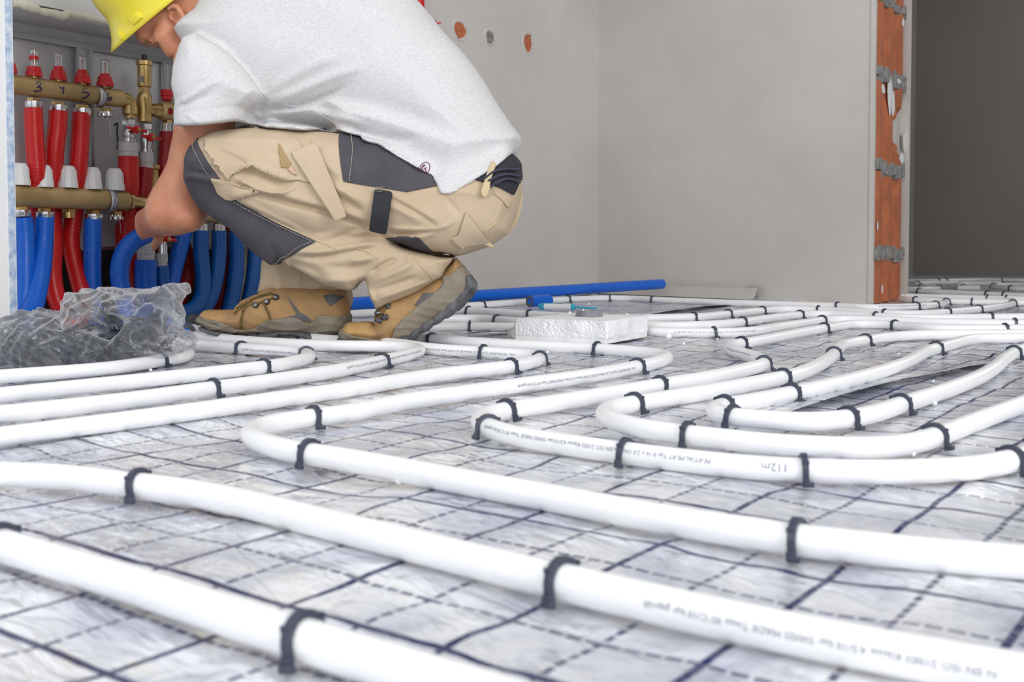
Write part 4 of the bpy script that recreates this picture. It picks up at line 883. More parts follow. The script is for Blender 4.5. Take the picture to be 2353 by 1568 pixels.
def nets(vx, d, name, m, parent=None, relax=2):
    d = np.broadcast_to(d, vx.n).astype(np.float32); s = d < 0; nx, ny, nz = d.shape
    cnt = np.zeros((nx - 1, ny - 1, nz - 1), np.float32); pos = np.zeros((nx - 1, ny - 1, nz - 1, 3), np.float32)
    for ax in range(3):
        sl = [slice(None)] * 3; sh = [slice(None)] * 3; sl[ax] = slice(0, -1); sh[ax] = slice(1, None)
        a, b = d[tuple(sl)], d[tuple(sh)]; cr = (a < 0) != (b < 0); t = np.where(cr, a / np.where(cr, a - b, 1), 0)
        o = [q for q in range(3) if q != ax]
        for i in (0, 1):
            for j in (0, 1):
                q = [slice(None)] * 3; q[o[0]] = slice(i, d.shape[o[0]] - 1 + i); q[o[1]] = slice(j, d.shape[o[1]] - 1 + j)
                c, tt = cr[tuple(q)], t[tuple(q)]; cnt += c
                pos[..., ax] += np.where(c, tt, 0); pos[..., o[0]] += c * i; pos[..., o[1]] += c * j
    act = cnt > 0; ids = -np.ones(act.shape, np.int64); ids[act] = np.arange(act.sum())
    g = np.stack(np.nonzero(act), 1).astype(np.float32); V = vx.lo + vx.h * (g + pos[act] / cnt[act][:, None])
    F = []
    for ax in range(3):
        o = [(ax + 1) % 3, (ax + 2) % 3]
        sl = [slice(1, -1)] * 3; sh = [slice(1, -1)] * 3; sl[ax] = slice(0, -1); sh[ax] = slice(1, None)
        a, b = s[tuple(sl)], s[tuple(sh)]; cr = np.nonzero(a != b); base = [cr[q] + (0 if q == ax else 1) for q in range(3)]
        def cell(i, j):
            q = list(base); q[o[0]] = q[o[0]] - i; q[o[1]] = q[o[1]] - j; return ids[q[0], q[1], q[2]]
        f = np.stack([cell(0, 0), cell(1, 0), cell(1, 1), cell(0, 1)], 1); fl_ = ~a[cr]; f[fl_] = f[fl_][:, ::-1]; F.append(f)
    F = np.concatenate(F); F = F[(F >= 0).all(1)]
    E_ = np.unique(np.sort(np.concatenate([F[:, [0, 1]], F[:, [1, 2]], F[:, [2, 3]], F[:, [3, 0]]]), 1), axis=0)
    deg = np.bincount(E_.ravel(), minlength=len(V))[:, None]
    for it in range(relax * 2):
        acc = np.zeros_like(V)
        for q in range(3): acc[:, q] = np.bincount(E_[:, 0], V[E_[:, 1], q], len(V)) + np.bincount(E_[:, 1], V[E_[:, 0], q], len(V))
        V = V + (0.5 if it % 2 == 0 else -0.52) * (acc / np.maximum(deg, 1) - V)
    me = bpy.data.meshes.new(name); me.vertices.add(len(V)); me.vertices.foreach_set('co', V.astype(np.float32).ravel())
    me.loops.add(F.size); me.loops.foreach_set('vertex_index', F.astype(np.int32).ravel()); me.polygons.add(len(F)); me.polygons.foreach_set('loop_start', np.arange(0, F.size, 4, dtype=np.int32))
    me.update(calc_edges=True); me.validate(); me.materials.append(m)
    return link(name, me, parent, 180)

# ------------------------------------------------------------------ the plastic bag of clips
bag = empty('plastic_bag', fl(220, 838), label='open crumpled clear plastic bag of dark clips standing against the white wall', cat='plastic bag')
Yb = 1.74
def bq(L_): return [(x / 4.9, 560 + y / 4.9) for x, y in L_]
body = bq([(0, 1380), (50, 1240), (120, 1080), (230, 810), (300, 752), (390, 775), (550, 785), (700, 795), (870, 772), (885, 650), (905, 545), (1000, 522), (1200, 515), (1400, 528), (1600, 552), (1720, 512), (1880, 480), (2000, 452), (2036, 580), (1930, 610), (1945, 720), (1962, 860), (1930, 1000), (2030, 1020), (2110, 1180), (2000, 1230), (1720, 1280), (1250, 1335), (720, 1368), (0, 1405)])
vx = Vox((-0.86, 1.56, -0.004), (-0.50, 1.92, 0.17), 0.0030)
d = vx.pill(body, Yb, 0.105, 0.05)
X_, Y_, Z_ = vx.X, vx.Y, vx.Z
q = 0.9 * np.abs(np.sin(X_ * 60 + Z_ * 45 + 3 * np.sin(Z_ * 30 + Y_ * 20))) + np.abs(np.sin(X_ * 95 + Z_ * 60 + 4 * np.sin(Z_ * 42 + Y_ * 30))) + np.abs(np.sin(X_ * -60 + Z_ * 110 + Y_ * 50 + 3 * np.sin(X_ * 55)))
d = d + (q - 1.8) * 0.0040
lines = [(bq([(900, 830), (1030, 850), (860, 950), (680, 985), (400, 955)]), 4, 7), (bq([(740, 1360), (1000, 1230), (1250, 1180), (1420, 960), (1650, 700), (1920, 600)]), 4, 7), (bq([(440, 1180), (560, 1100), (800, 1060)]), 4, 5),
         (bq([(300, 760), (420, 850), (400, 950)]), 5, 6), (bq([(880, 640), (1000, 690), (1180, 660), (1500, 650)]), 4, 6), (bq([(1480, 570), (1900, 600)]), 5, 6), (bq([(1620, 670), (1760, 770), (1880, 815)]), 3, 5),
         (bq([(1200, 1230), (1500, 1180), (1800, 1240)]), 4, 5), (bq([(1940, 700), (1960, 860), (1800, 1180)]), 4, 5), (bq([(120, 1090), (200, 1000), (230, 850)]), 4, 5), (bq([(1150, 680), (1200, 800), (1030, 850)]), 5, 6)]
d = d - vx.crease(lines, Yb - 0.09, Yb)
op = vx.pill(bq([(560, 985), (860, 965), (1030, 870), (1150, 780), (1300, 820), (1420, 900), (1330, 1010), (1210, 1105), (1000, 1010), (800, 975)]), 1.64, 0.05, 0.02)
d = smax(d, -op, 0.004)
film = nets(vx, d, 'film', M['bag'], bag, 1)
cl = MB(); rr = random.Random(3); vtx = [tuple(v.co) for v in CLIP_ME.vertices]; fcs = [tuple(p.vertices) for p in CLIP_ME.polygons]
heap = np.array([(p.x, p.z) for p in [P(x, y, Yb) for x, y in bq([(60, 1370), (160, 1120), (330, 960), (560, 980), (900, 930), (1150, 880), (1400, 880), (1560, 800), (1850, 830), (1900, 980), (1800, 1230), (1250, 1310), (720, 1350)])]])
k = 0
while k < 240:
    x, z, y = rr.uniform(-.84, -.52), rr.uniform(0.008, .13), rr.uniform(Yb - 0.082, Yb + 0.075)
    if polysdf(np.array([x]), np.array([z]), heap)[0] > -0.011: continue
    R_ = Matrix.Translation((x, y, z)) @ Matrix.Rotation(rr.uniform(0, 6.3), 4, 'X') @ Matrix.Rotation(rr.uniform(0, 6.3), 4, 'Y') @ Matrix.Rotation(rr.uniform(0, 6.3), 4, 'Z')
    cl.add([R_ @ Vector(v) for v in vtx], fcs); k += 1
tag(cl.build('loose_clips', M['clip'], None, 40), 'heap of loose dark blue clips inside the clear plastic bag', 'clips', kind='stuff')

# ------------------------------------------------------------------ the crouching worker
M['skin'] = mat('skin', (0.60, 0.27, 0.155), 0.48, col2=(0.52, 0.20, 0.11), vscale=26, bump=0.25, bscale=420)
M['shirt'] = mat('heather_grey_jersey', (0.72, 0.71, 0.705), 0.92, col2=(0.585, 0.58, 0.59), vscale=1.0, detail=5, bump=0.35, bscale=1.0, stretch=(230, 60, 520))
M['shirt'].node_tree.nodes['Mapping'].inputs['Rotation'].default_value = (0, -0.95, 0)
M['khaki'] = mat('tan_cotton_twill', (0.59, 0.468, 0.328), 0.88, col2=(0.54, 0.415, 0.28), vscale=9, bump=0.45, bscale=520)
M['khaki_edge'] = mat('pale_tan_edge', (0.62, 0.48, 0.30), 0.9)
M['charcoal'] = mat('charcoal_cotton_twill', (0.058, 0.055, 0.066), 0.85, col2=(0.085, 0.078, 0.088), vscale=14, bump=0.45, bscale=520)
M['strapblack'] = mat('black_webbing', (0.022, 0.024, 0.030), 0.75, bump=0.6, bscale=700)
M['thread'] = mat('pale_thread', (0.60, 0.54, 0.42), 0.9)
M['leather'] = mat('tan_nubuck', (0.52, 0.305, 0.115), 0.82, col2=(0.36, 0.22, 0.11), vscale=17, bump=0.5, bscale=260)
M['rand'] = mat('dusty_brown_rubber', (0.205, 0.17, 0.125), 0.8, col2=(0.29, 0.255, 0.20), vscale=22, bump=0.4, bscale=150)
M['outsole'] = mat('dusty_black_rubber', (0.035, 0.036, 0.040), 0.7, col2=(0.14, 0.14, 0.15), vscale=28, bump=0.5, bscale=160)
M['insert'] = mat('dark_grey_leather', (0.085, 0.085, 0.095), 0.75, col2=(0.16, 0.16, 0.165), vscale=25)
M['helmet'] = mat('yellow_helmet_plastic', (0.84, 0.70, 0.045), 0.30, coat=0.3)
M['lace'] = mat('black_yellow_lace', (0.30, 0.18, 0.035), 0.8, col2=(0.03, 0.025, 0.02), vscale=260)
M['hair'] = mat('brown_hair', (0.16, 0.075, 0.03), 0.6)
M['maroon'] = mat('maroon_print', (0.20, 0.035, 0.10), 0.8)
YT, YL, YS, YF, YH = 2.13, 2.02, 2.03, 2.17, 2.12
man = empty('person', fl(880, 785), label='person crouching in yellow helmet, grey t-shirt and tan work trousers, hand on a hose', cat='person')
def bsph(*o):
    bm = bmesh.new()
    for q in o: bm.from_mesh(q.data)
    t = BVHTree.FromBMesh(bm); bm.free(); return t
def onto(t, px, py, Y, off=0.0):                        # nearest surface point met when going straight back through the pixel's place
    q = P(px, py, Y); h, n, i, d_ = t.ray_cast(Vector((q.x, 1.4, q.z)), Vector((0, 1, 0)), 1.6)
    if h is None:
        h, n, i, d_ = t.find_nearest(q)
    if n.y > 0: n = -n
    return h + n * off, n
def panel(src, poly, Y, name, m, parent, off=0.002, thick=0.003, ymax=9, nmax=0.35, relief=None):
    pv = [P(x, y, Y) for x, y in poly]; pa = np.array([(q.x, q.z) for q in pv]); lo, hi = pa.min(0) - 0.012, pa.max(0) + 0.012
    me0 = src.data; co = np.empty(len(me0.vertices) * 3, np.float32); me0.vertices.foreach_get('co', co); co = co.reshape(-1, 3)
    bm = bmesh.new(); bm.from_mesh(me0)
    ok = (co[:, 0] > lo[0]) & (co[:, 0] < hi[0]) & (co[:, 2] > lo[1]) & (co[:, 2] < hi[1]) & (co[:, 1] < ymax)
    bm.verts.ensure_lookup_table(); bmesh.ops.delete(bm, geom=[v for v in bm.verts if not ok[v.index]], context='VERTS')
    bmesh.ops.delete(bm, geom=[f for f in bm.faces if f.normal.y > nmax], context='FACES')
    for i in range(len(pv)):
        a, b = pv[i], pv[i - 1]; e = b - a
        if e.length < 1e-6: continue
        bmesh.ops.bisect_plane(bm, geom=bm.verts[:] + bm.edges[:] + bm.faces[:], plane_co=a, plane_no=Vector((e.z, 0, -e.x)).normalized(), dist=1e-7)
    cs = [f.calc_center_median() for f in bm.faces]
    if not cs: bm.free(); return None
    sd = polysdf(np.array([c.x for c in cs]), np.array([c.z for c in cs]), pa)
    bmesh.ops.delete(bm, geom=[f for f, q in zip(bm.faces[:], sd) if q > 0], context='FACES')
    bm.faces.ensure_lookup_table(); seen, best = set(), []
    for f in bm.faces:
        if f in seen: continue
        st, cur = [f], []; seen.add(f)
        while st:
            g = st.pop(); cur.append(g)
            for e in g.edges:
                for h in e.link_faces:
                    if h not in seen: seen.add(h); st.append(h)
        if len(cur) > len(best): best = cur
    kp = set(best); bmesh.ops.delete(bm, geom=[f for f in bm.faces if f not in kp], context='FACES')
    bmesh.ops.delete(bm, geom=[v for v in bm.verts if not v.link_faces], context='VERTS'); bmesh.ops.delete(bm, geom=[e for e in bm.edges if not e.link_faces], context='EDGES')
    bm.normal_update(); nr = [(v, v.normal.copy()) for v in bm.verts]
    for v, n in nr: v.co += n * (off + (relief(v.co) if relief else 0))
    me_ = bpy.data.meshes.new(name); bm.to_mesh(me_); bm.free(); me_.materials.append(m)
    o = link(name, me_, parent, 50); so = o.modifiers.new('cloth', 'SOLIDIFY'); so.thickness = thick; so.offset = -1; return o
def seam_line(t, pts, Y, name, m, parent, r=0.0009, off=0.0006, dash=0.0):
    px = crom([Vector((x, y, 0)) for x, y in pts], 3.0, 1); q = [onto(t, p.x, p.y, Y, off)[0] for p in px]
    keep = [q[0]]
    for a in q[1:]:
        if (a - keep[-1]).length < 0.03: keep.append(a)
    mb = MB()
    if dash:
        rs = resample(keep, dash / 3); 
        for i in range(0, len(rs) - 2, 3): mb.tube([rs[i], rs[i + 1], rs[i + 2] * .6 + rs[i + 1] * .4], r, 6)
    else: mb.tube(resample(keep, 0.003, 1), r, 8)
    o = mb.build(name, m, parent, 180)
    if dash: o['kind'] = 'stuff'
    return o

# --- trousers
vx = Vox((-0.645, 1.90, 0.055), (0.05, 2.36, 0.465), 0.0033)
thigh = [(462, 320), (498, 304), (560, 297), (660, 299), (786, 308), (900, 340), (1010, 380), (1110, 372), (1158, 356), (1184, 378), (1194, 430), (1186, 480), (1162, 535), (1120, 564), (1060, 586), (1030, 583), (960, 572), (890, 552), (800, 552), (735, 556), (650, 530), (560, 490), (480, 452), (440, 420), (437, 370)]
shin = [(450, 340), (438, 370), (436, 408), (445, 440), (465, 473), (504, 503), (539, 525), (565, 555), (608, 590), (630, 609), (649, 597), (699, 625), (747, 650), (787, 664), (812, 667), (832, 640), (844, 640), (851, 664), (856, 684), (869, 708), (924, 687), (1002, 646), (1016, 639), (1026, 616), (1048, 590), (1000, 572), (900, 545), (760, 500), (600, 400), (500, 330)]
hips = [(850, 320), (950, 330), (1060, 350), (1158, 352), (1190, 385), (1194, 430), (1186, 480), (1160, 535), (1118, 563), (1040, 575), (960, 545), (900, 500), (850, 430)]
fshin = [(560, 420), (590, 520), (611, 595), (600, 673), (649, 679), (699, 682), (760, 680), (800, 686), (803, 706), (806, 690), (804, 668), (820, 600), (860, 560), (840, 480), (700, 400)]
fthigh = [(500, 345), (560, 310), (660, 315), (800, 330), (950, 380), (1000, 500), (900, 530), (760, 520), (640, 500), (530, 440)]
d = vx.pill(thigh, YL, 0.088, 0.075)
d = smin(d, vx.pill(hips, YT, 0.175, 0.12), 0.03)
ds = vx.pill(shin, YS + 0.005, 0.070, 0.045)
d = smin(d, ds, 0.010)
df = smin(vx.pill(fthigh, 2.255, 0.075, 0.065), vx.pill(fshin, YF, 0.062, 0.035), 0.02)
d = smin(d, df, 0.006)
z4 = lambda L_: [(400 + x / 4.612, 280 + y / 4.612) for x, y in L_]; z5 = lambda L_: [(800 + x / 4.48, 250 + y / 4.48) for x, y in L_]; z6 = lambda L_: [(580 + x / 4.357, 540 + y / 4.357) for x, y in L_]
folds = [([(590, 448), (650, 459), (700, 474), (756, 487), (797, 500), (849, 519), (895, 545)], 7, -15),
         ([(600, 436), (660, 450), (740, 474), (800, 488), (850, 505)], 12, 6),
         (z6([(1370, 45), (1500, 110), (1620, 155), (1800, 195), (2030, 225)]), 6, -15),
         ([(680, 586), (741, 592), (823, 576), (890, 566)], 6, -8), ([(690, 576), (760, 575), (834, 562), (900, 552)], 8, 6),
         (z6([(440, 180), (900, 160), (1250, 110), (1450, 100)]), 9, 6),
         (z6([(1200, 375), (1280, 340), (1350, 285), (1500, 230)]), 6, -10), (z6([(1560, 180), (1640, 270), (1450, 370), (1220, 470)]), 8, 8), (z6([(1230, 560), (1420, 500), (1700, 400)]), 6, -6),
         (z6([(1280, 640), (1500, 560), (1830, 440)]), 4, 4), (z6([(730, 470), (900, 440), (1050, 450), (1200, 370)]), 9, 7), (z6([(350, 270), (560, 300), (760, 400)]), 10, -5),
         (z6([(750, 300), (900, 330), (1150, 300), (1320, 230)]), 9, -6), (z6([(1000, 250), (1150, 260), (1300, 215)]), 7, 5), (z6([(1180, 520), (1230, 600), (1250, 680)]), 6, 6),
         (z5([(400, 860), (700, 1020), (1010, 1215)]), 8, 6), (z5([(400, 960), (600, 1070), (820, 1190)]), 8, 5), (z5([(460, 920), (760, 1090), (960, 1220)]), 6, -5),
         (z5([(390, 1225), (700, 1250), (1000, 1235), (1170, 1140)]), 4, 5), (z5([(390, 1270), (700, 1300), (1000, 1260)]), 5, -6), (z5([(440, 1340), (760, 1325), (1000, 1250)]), 5, 6),
         (z5([(1020, 920), (1130, 1050), (1180, 1120)]), 5, -4), (z5([(1590, 960), (1540, 1150), (1410, 1270)]), 3.5, 3), (z5([(1080, 900), (1250, 860), (1370, 930)]), 8, 4),
         (z5([(0, 900), (120, 1000), (230, 1090)]), 9, -5), (z5([(-60, 760), (60, 900), (200, 990)]), 9, 5),
         (z4([(1600, 330), (1720, 500), (1880, 640)]), 8, 4), (z4([(1720, 690), (1900, 780), (2080, 890)]), 9, 5), (z4([(1700, 780), (1880, 880), (2070, 1010)]), 8, -5),
         (z4([(560, 280), (700, 330), (980, 470), (1180, 590)]), 7, 5), (z4([(600, 250), (900, 300), (1300, 420)]), 7, -3),
         (z4([(740, 590), (850, 560), (980, 560), (1150, 640), (1340, 700)]), 9, -12), (z4([(740, 580), (860, 515), (960, 492), (1080, 560), (1160, 592), (1430, 645)]), 4.5, 8), (z4([(730, 600), (900, 690), (1020, 755), (1200, 790), (1350, 750), (1420, 660)]), 4.5, 8),
         (z4([(430, 230), (480, 330), (560, 450), (700, 645)]), 4, 6), (z4([(700, 820), (900, 760), (1020, 775)]), 6, 6), (z4([(720, 700), (860, 730), (1000, 740)]), 5, -4),
         (z4([(780, 830), (1100, 1000), (1480, 1180)]), 5, 3), (z4([(170, 590), (300, 600), (520, 632), (640, 660)]), 7, 7), (z4([(190, 520), (330, 560), (560, 600)]), 7, -5),
         (z4([(1700, 1270), (1950, 1150), (2080, 1130)]), 7, -5), (z4([(1500, 1250), (1900, 1180), (2080, 1200)]), 8, 4)]
d = d - vx.crease(folds, YL, 2.06)
ffolds = [([(703, 560), (702, 620), (699, 681)], 3, 3), ([(640, 600), (660, 640), (650, 678)], 10, 4), ([(740, 650), (780, 655), (800, 660)], 8, 4)]
d = d - vx.crease(ffolds, YF, 2.2)
d = d + (np.sin(vx.X * 63 + vx.Z * 41 + 2 * np.sin(vx.Y * 30)) * np.sin(vx.Z * 71 - vx.X * 37)) * 0.0012
trou = nets(vx, d, 'work_trousers', M['khaki'], man, 1)
tb = bsph(trou)
knee = z4([(150, 330), (285, 185), (600, 630), (530, 628), (560, 760), (640, 838), (720, 838), (1130, 1060), (1550, 1272), (1320, 1400), (1060, 1522), (700, 1260), (400, 1050), (100, 900)])
panel(trou, knee, YL - 0.01, 'knee_patch', M['charcoal'], trou, 0.0022, 0.004, 2.085, 0.9)['label'] = 'charcoal knee patch'
panel(trou, [(786, 306), (806, 424), (862, 434), (907, 441), (945, 447), (1010, 434), (1004, 405), (930, 360), (860, 328), (820, 308)], YL, 'hip_panel', M['charcoal'], trou, 0.002, 0.003, 2.06)['label'] = 'charcoal hip panel'
panel(trou, z5([(420, 1335), (560, 1325), (760, 1328), (885, 1480), (700, 1440), (530, 1385)]), YL, 'crotch_panel', M['charcoal'], trou, 0.002, 0.003, 2.06)['label'] = 'charcoal panel under the thigh'
panel(trou, z4([(436, 222), (800, 226), (1385, 235), (1560, 480), (1640, 690), (1500, 672), (1430, 650), (1300, 640), (1160, 596), (1060, 550), (960, 500), (860, 522), (745, 590), (700, 645), (560, 450), (470, 330)]), YL, 'cargo_pocket', M['khaki'], trou, 0.0042, 0.004, 2.06)
panel(trou, z4([(530, 632), (610, 640), (700, 655), (880, 720), (1010, 765), (870, 800), (720, 838), (645, 838), (565, 770)]), YL, 'cargo_pocket', M['khaki'], trou, 0.0036, 0.004, 2.06)
def ribbon(name, q, Y, off, m, parent, thick=0.003, n=10, bulge=0.004):
    (x0, y0), (x1, y1), (x2, y2), (x3, y3) = q; vs = []        # top left, top right, bottom right, bottom left
    ys = [[onto(tb, a_ + (d_ - a_) * i / n, b_ + (e_ - b_) * i / n, Y)[0].y for i in range(n + 1)] for a_, b_, d_, e_ in ((x0, y0, x3, y3), (x1, y1, x2, y2))]
    for i in range(n + 1):
        t = i / n
        for j in range(5):
            u = j / 4; x = (x0 + (x3 - x0) * t) * (1 - u) + (x1 + (x2 - x1) * t) * u; y = (y0 + (y3 - y0) * t) * (1 - u) + (y1 + (y2 - y1) * t) * u
            Yl = [min(yy[max(0, i - 2):i + 3]) for yy in ys]; Yv = Yl[0] * (1 - u) + Yl[1] * u - off - bulge * math.sin(math.pi * t)
            vs.append(P(x, y, Yv))
    mb = MB(); mb.add(vs, [(i * 5 + j, i * 5 + j + 1, i * 5 + j + 6, i * 5 + j + 5) for i in range(n) for j in range(4)])
    o = mb.build(name, m, parent, 180); sb = o.modifiers.new('s', 'SUBSURF'); sb.levels = sb.render_levels = 2; so = o.modifiers.new('t', 'SOLIDIFY'); so.thickness = thick; so.offset = 0; return o
ribbon('pocket_flap', [(667, 350), (726, 326), (797, 498), (772, 510)], YL, 0.006, M['khaki'], trou, 0.0035)
panel(trou, z4([(1205, 290), (1238, 322), (1350, 480), (1330, 530), (1250, 525)]), YL, 'pocket_label', mat('worn_tan_label', (0.40, 0.27, 0.13), 0.8), trou, 0.0062, 0.002, 2.06)
panel(trou, z4([(1322, 535), (1350, 505), (1408, 600), (1378, 615)]), YL, 'pink_tab', mat('pale_pink_tab', (0.66, 0.42, 0.32), 0.8), trou, 0.009, 0.002, 2.06)
ribbon('strap', [(861, 434), (902, 441), (888, 539), (848, 530)], YL, 0.005, M['strapblack'], trou, 0.003)['label'] = 'black webbing hammer loop'
belt = panel(trou, [(1096, 425), (1143, 378), (1172, 352), (1192, 385), (1195, 415), (1177, 455), (1150, 442)], YT - 0.02, 'belt', M['strapblack'], trou, 0.005, 0.006, 2.25, 0.5)
panel(trou, z5([(1490, 890), (1655, 905), (1690, 935), (1640, 1030), (1560, 940)]), YT - .1, 'waistband', M['khaki'], trou, 0.003, 0.004, 2.2, .5)
bt = bsph(trou, belt)
for k in range(3):
    seam_line(bt, [(1112 + k * 6, 428 + k * 7 - 3), (1150 + k * 5, 400 + k * 9), (1186 + k * 1, 396 + k * 14)], YT - 0.1, 'belt_stripe', mat('plum_stripe', (0.055, 0.048, 0.085), 0.9) if k == 0 else bpy.data.materials['plum_stripe'], belt, 0.0022, 0.0062)
panel(trou, z5([(1375, 910), (1412, 940), (1432, 925), (1545, 640), (1500, 615)]), YT - .1, 'belt_loop', M['khaki_edge'], trou, 0.0115, 0.004, 2.2)
# hanging loop behind the belt
mb = MB(); pts = crom([P(1190, 424, 2.06), P(1191, 455, 2.05), P(1184, 495, 2.05), P(1172, 520, 2.055), P(1158, 536, 2.06)], 0.004, 1); vs = []
for i, p in enumerate(pts):
    t = (pts[min(i + 1, len(pts) - 1)] - pts[max(0, i - 1)]).normalized(); s_ = t.cross(Vector((0, 1, 0))).normalized()
    w_ = 0.0065
    for a_, b_ in ((-1, -1), (1, -1), (1, 1), (-1, 1)): vs.append(p + Vector((0, 1, 0)) * (b_ * 0.012) + s_ * a_ * 0.0022 + s_ * (b_ * 0.006))
n = len(pts); mb.add(vs, [(i * 4 + j, i * 4 + (j + 1) % 4, i * 4 + 4 + (j + 1) % 4, i * 4 + 4 + j) for i in range(n - 1) for j in range(4)] + [(0, 3, 2, 1), (n * 4 - 4, n * 4 - 3, n * 4 - 2, n * 4 - 1)])
mb.build('hanging_loop', M['khaki_edge'], trou, 40)
# back pocket flap sticking out
def sheet(name, polys, Ys, m, parent, thick=0.003):
    mb = MB(); vs = [P(x, y, Y) for (x, y), Y in zip(polys, Ys)]; c = sum(vs, Vector()) / len(vs); mb.add([c] + vs, [(0, 1 + i, 1 + (i + 1) % len(vs)) for i in range(len(vs))])
    o = mb.build(name, m, parent, 60); sub = o.modifiers.new('s', 'SUBSURF'); sub.levels = sub.render_levels = 2; sub.subdivision_type = 'SIMPLE'
    so = o.modifiers.new('t', 'SOLIDIFY'); so.thickness = thick; return o
panel(trou, z5([(1085, 1330), (1150, 1300), (1230, 1080), (1440, 1350), (1400, 1370), (1210, 1400), (1180, 1430)]), YT - .12, 'back_pocket', M['khaki'], trou, 0.006, 0.004, 2.2, .5)
sheet('pocket_flap', z5([(1205, 1130), (1255, 1150), (1330, 1290), (1420, 1365), (1500, 1425), (1480, 1435), (1380, 1395), (1235, 1320), (1150, 1290), (1170, 1220)]), [1.975, 1.97, 1.972, 1.985, 1.99, 1.985, 1.968, 1.962, 1.962, 1.965], M['khaki_edge'], trou)
for pts, Y in [(z4([(1840, 130), (1890, 350), (1900, 520), (1880, 655)]), YL), (z4([(1890, 150), (1945, 330), (1950, 520), (1935, 660)]), YL)]:
    seam_line(tb, pts, Y, 'stitching', M['thread'], trou, 0.0007, 0.0046, 0.0042)
for pts in (z4([(245, 225), (330, 350), (500, 600)]), z4([(1055, 1490), (1300, 1375), (1520, 1262)]), z4([(720, 850), (1120, 1070), (1540, 1282)])):
    seam_line(tb, pts, YL - .01, 'stitching', M['thread'], trou, 0.0006, 0.0046, 0.0042)
for yy in (436, 440, 444): seam_line(tb, [(864, yy), (880, yy + 1.5), (899, yy + 3)], YL, 'stitching', M['thread'], trou, 0.0006, 0.0105, 0.0036)
for pts in (z4([(440, 240), (800, 232), (1380, 240)]), z4([(740, 850), (1100, 1040), (1500, 1230), (1780, 1350)]), z6([(640, 20), (760, 80), (890, 145)]), z6([(1100, 130), (1200, 180), (1300, 235)]), z6([(1600, 185), (1700, 290), (1830, 440)]), z4([(1520, 230), (1700, 640), (1790, 980)]), z5([(1480, 830), (1650, 1025)]), z5([(1590, 970), (1530, 1170), (1410, 1272)])):
    seam_line(tb, pts, YL, 'seam', M['khaki_edge'], trou, 0.0011, 0.0008)

# --- t-shirt
vx = Vox((-0.675, 1.895, 0.255), (0.05, 2.36, 0.80), 0.0036)
torso = [(425, 86), (441, 61), (472, 37), (484, 16), (492, -10), (530, -60), (600, -100), (700, -118), (800, -98), (880, -50), (948, 0), (1000, 55), (1060, 125), (1120, 205), (1160, 270), (1193, 326), (1184, 340), (1181, 349), (1130, 395), (1085, 428), (1040, 452), (1020, 450), (1012, 432), (1000, 410), (960, 386), (900, 352), (830, 318), (785, 304), (700, 300), (620, 298), (590, 290), (568, 272), (560, 240), (500, 180), (450, 120)]
sleeve_ = [(431, 90), (419, 114), (407, 159), (404, 204), (411, 236), (407, 265), (409, 292), (411, 345), (447, 352), (523, 350), (566, 335), (568, 256), (600, 240), (612, 220), (580, 170), (530, 115), (460, 80)]
d = vx.pill(torso, YT, 0.185, 0.135)
dsl = vx.pill(sleeve_, 1.995, 0.078, 0.060)
dsl = smax(dsl, vx.poly2(blob([(300, -200), (300, 293), (409, 293), (447, 296), (523, 291), (566, 279), (640, 262), (700, -200)], 20), 1.995), 0.002)
d = smin(d, dsl, 0.010)
d = smin(d, vx.cone(P(560, 60, 2.26), P(530, 240, 2.30), 0.075, 0.068), 0.04)          # far shoulder and sleeve
cover = np.minimum(vx.pill(thigh, YL, 0.088, 0.075), vx.pill(hips, YT, 0.175, 0.12)) - 0.009
cover = smin(cover, vx.pill([(760, 240), (900, 250), (1100, 280), (1193, 326), (1181, 349), (1085, 428), (1040, 452), (1018, 448), (1000, 410), (900, 352), (800, 306)], YT, 0.20, 0.10), 0.03)
d = smin(d, smax(cover, vx.poly2(torso, YL), 0.003), 0.02)
inner = vx.cone(P(484, 215, 1.997), P(486, 350, 1.997), 0.046, 0.060)
d = smax(d, -inner, 0.003)
neck_hole = vx.cone(P(418, 40, 2.13), P(505, -30, 2.13), 0.060, 0.058)
d = smax(d, -neck_hole, 0.006)
hem_cut = vx.pill([(850, 345), (960, 396), (1002, 420), (1018, 446), (1040, 447), (1130, 392), (1170, 352), (1120, 340), (950, 330)], YT, 0.165, 0.10)
z2 = lambda L_: [(380 + x / 4.9, x * 0 + y / 4.9) for x, y in L_]
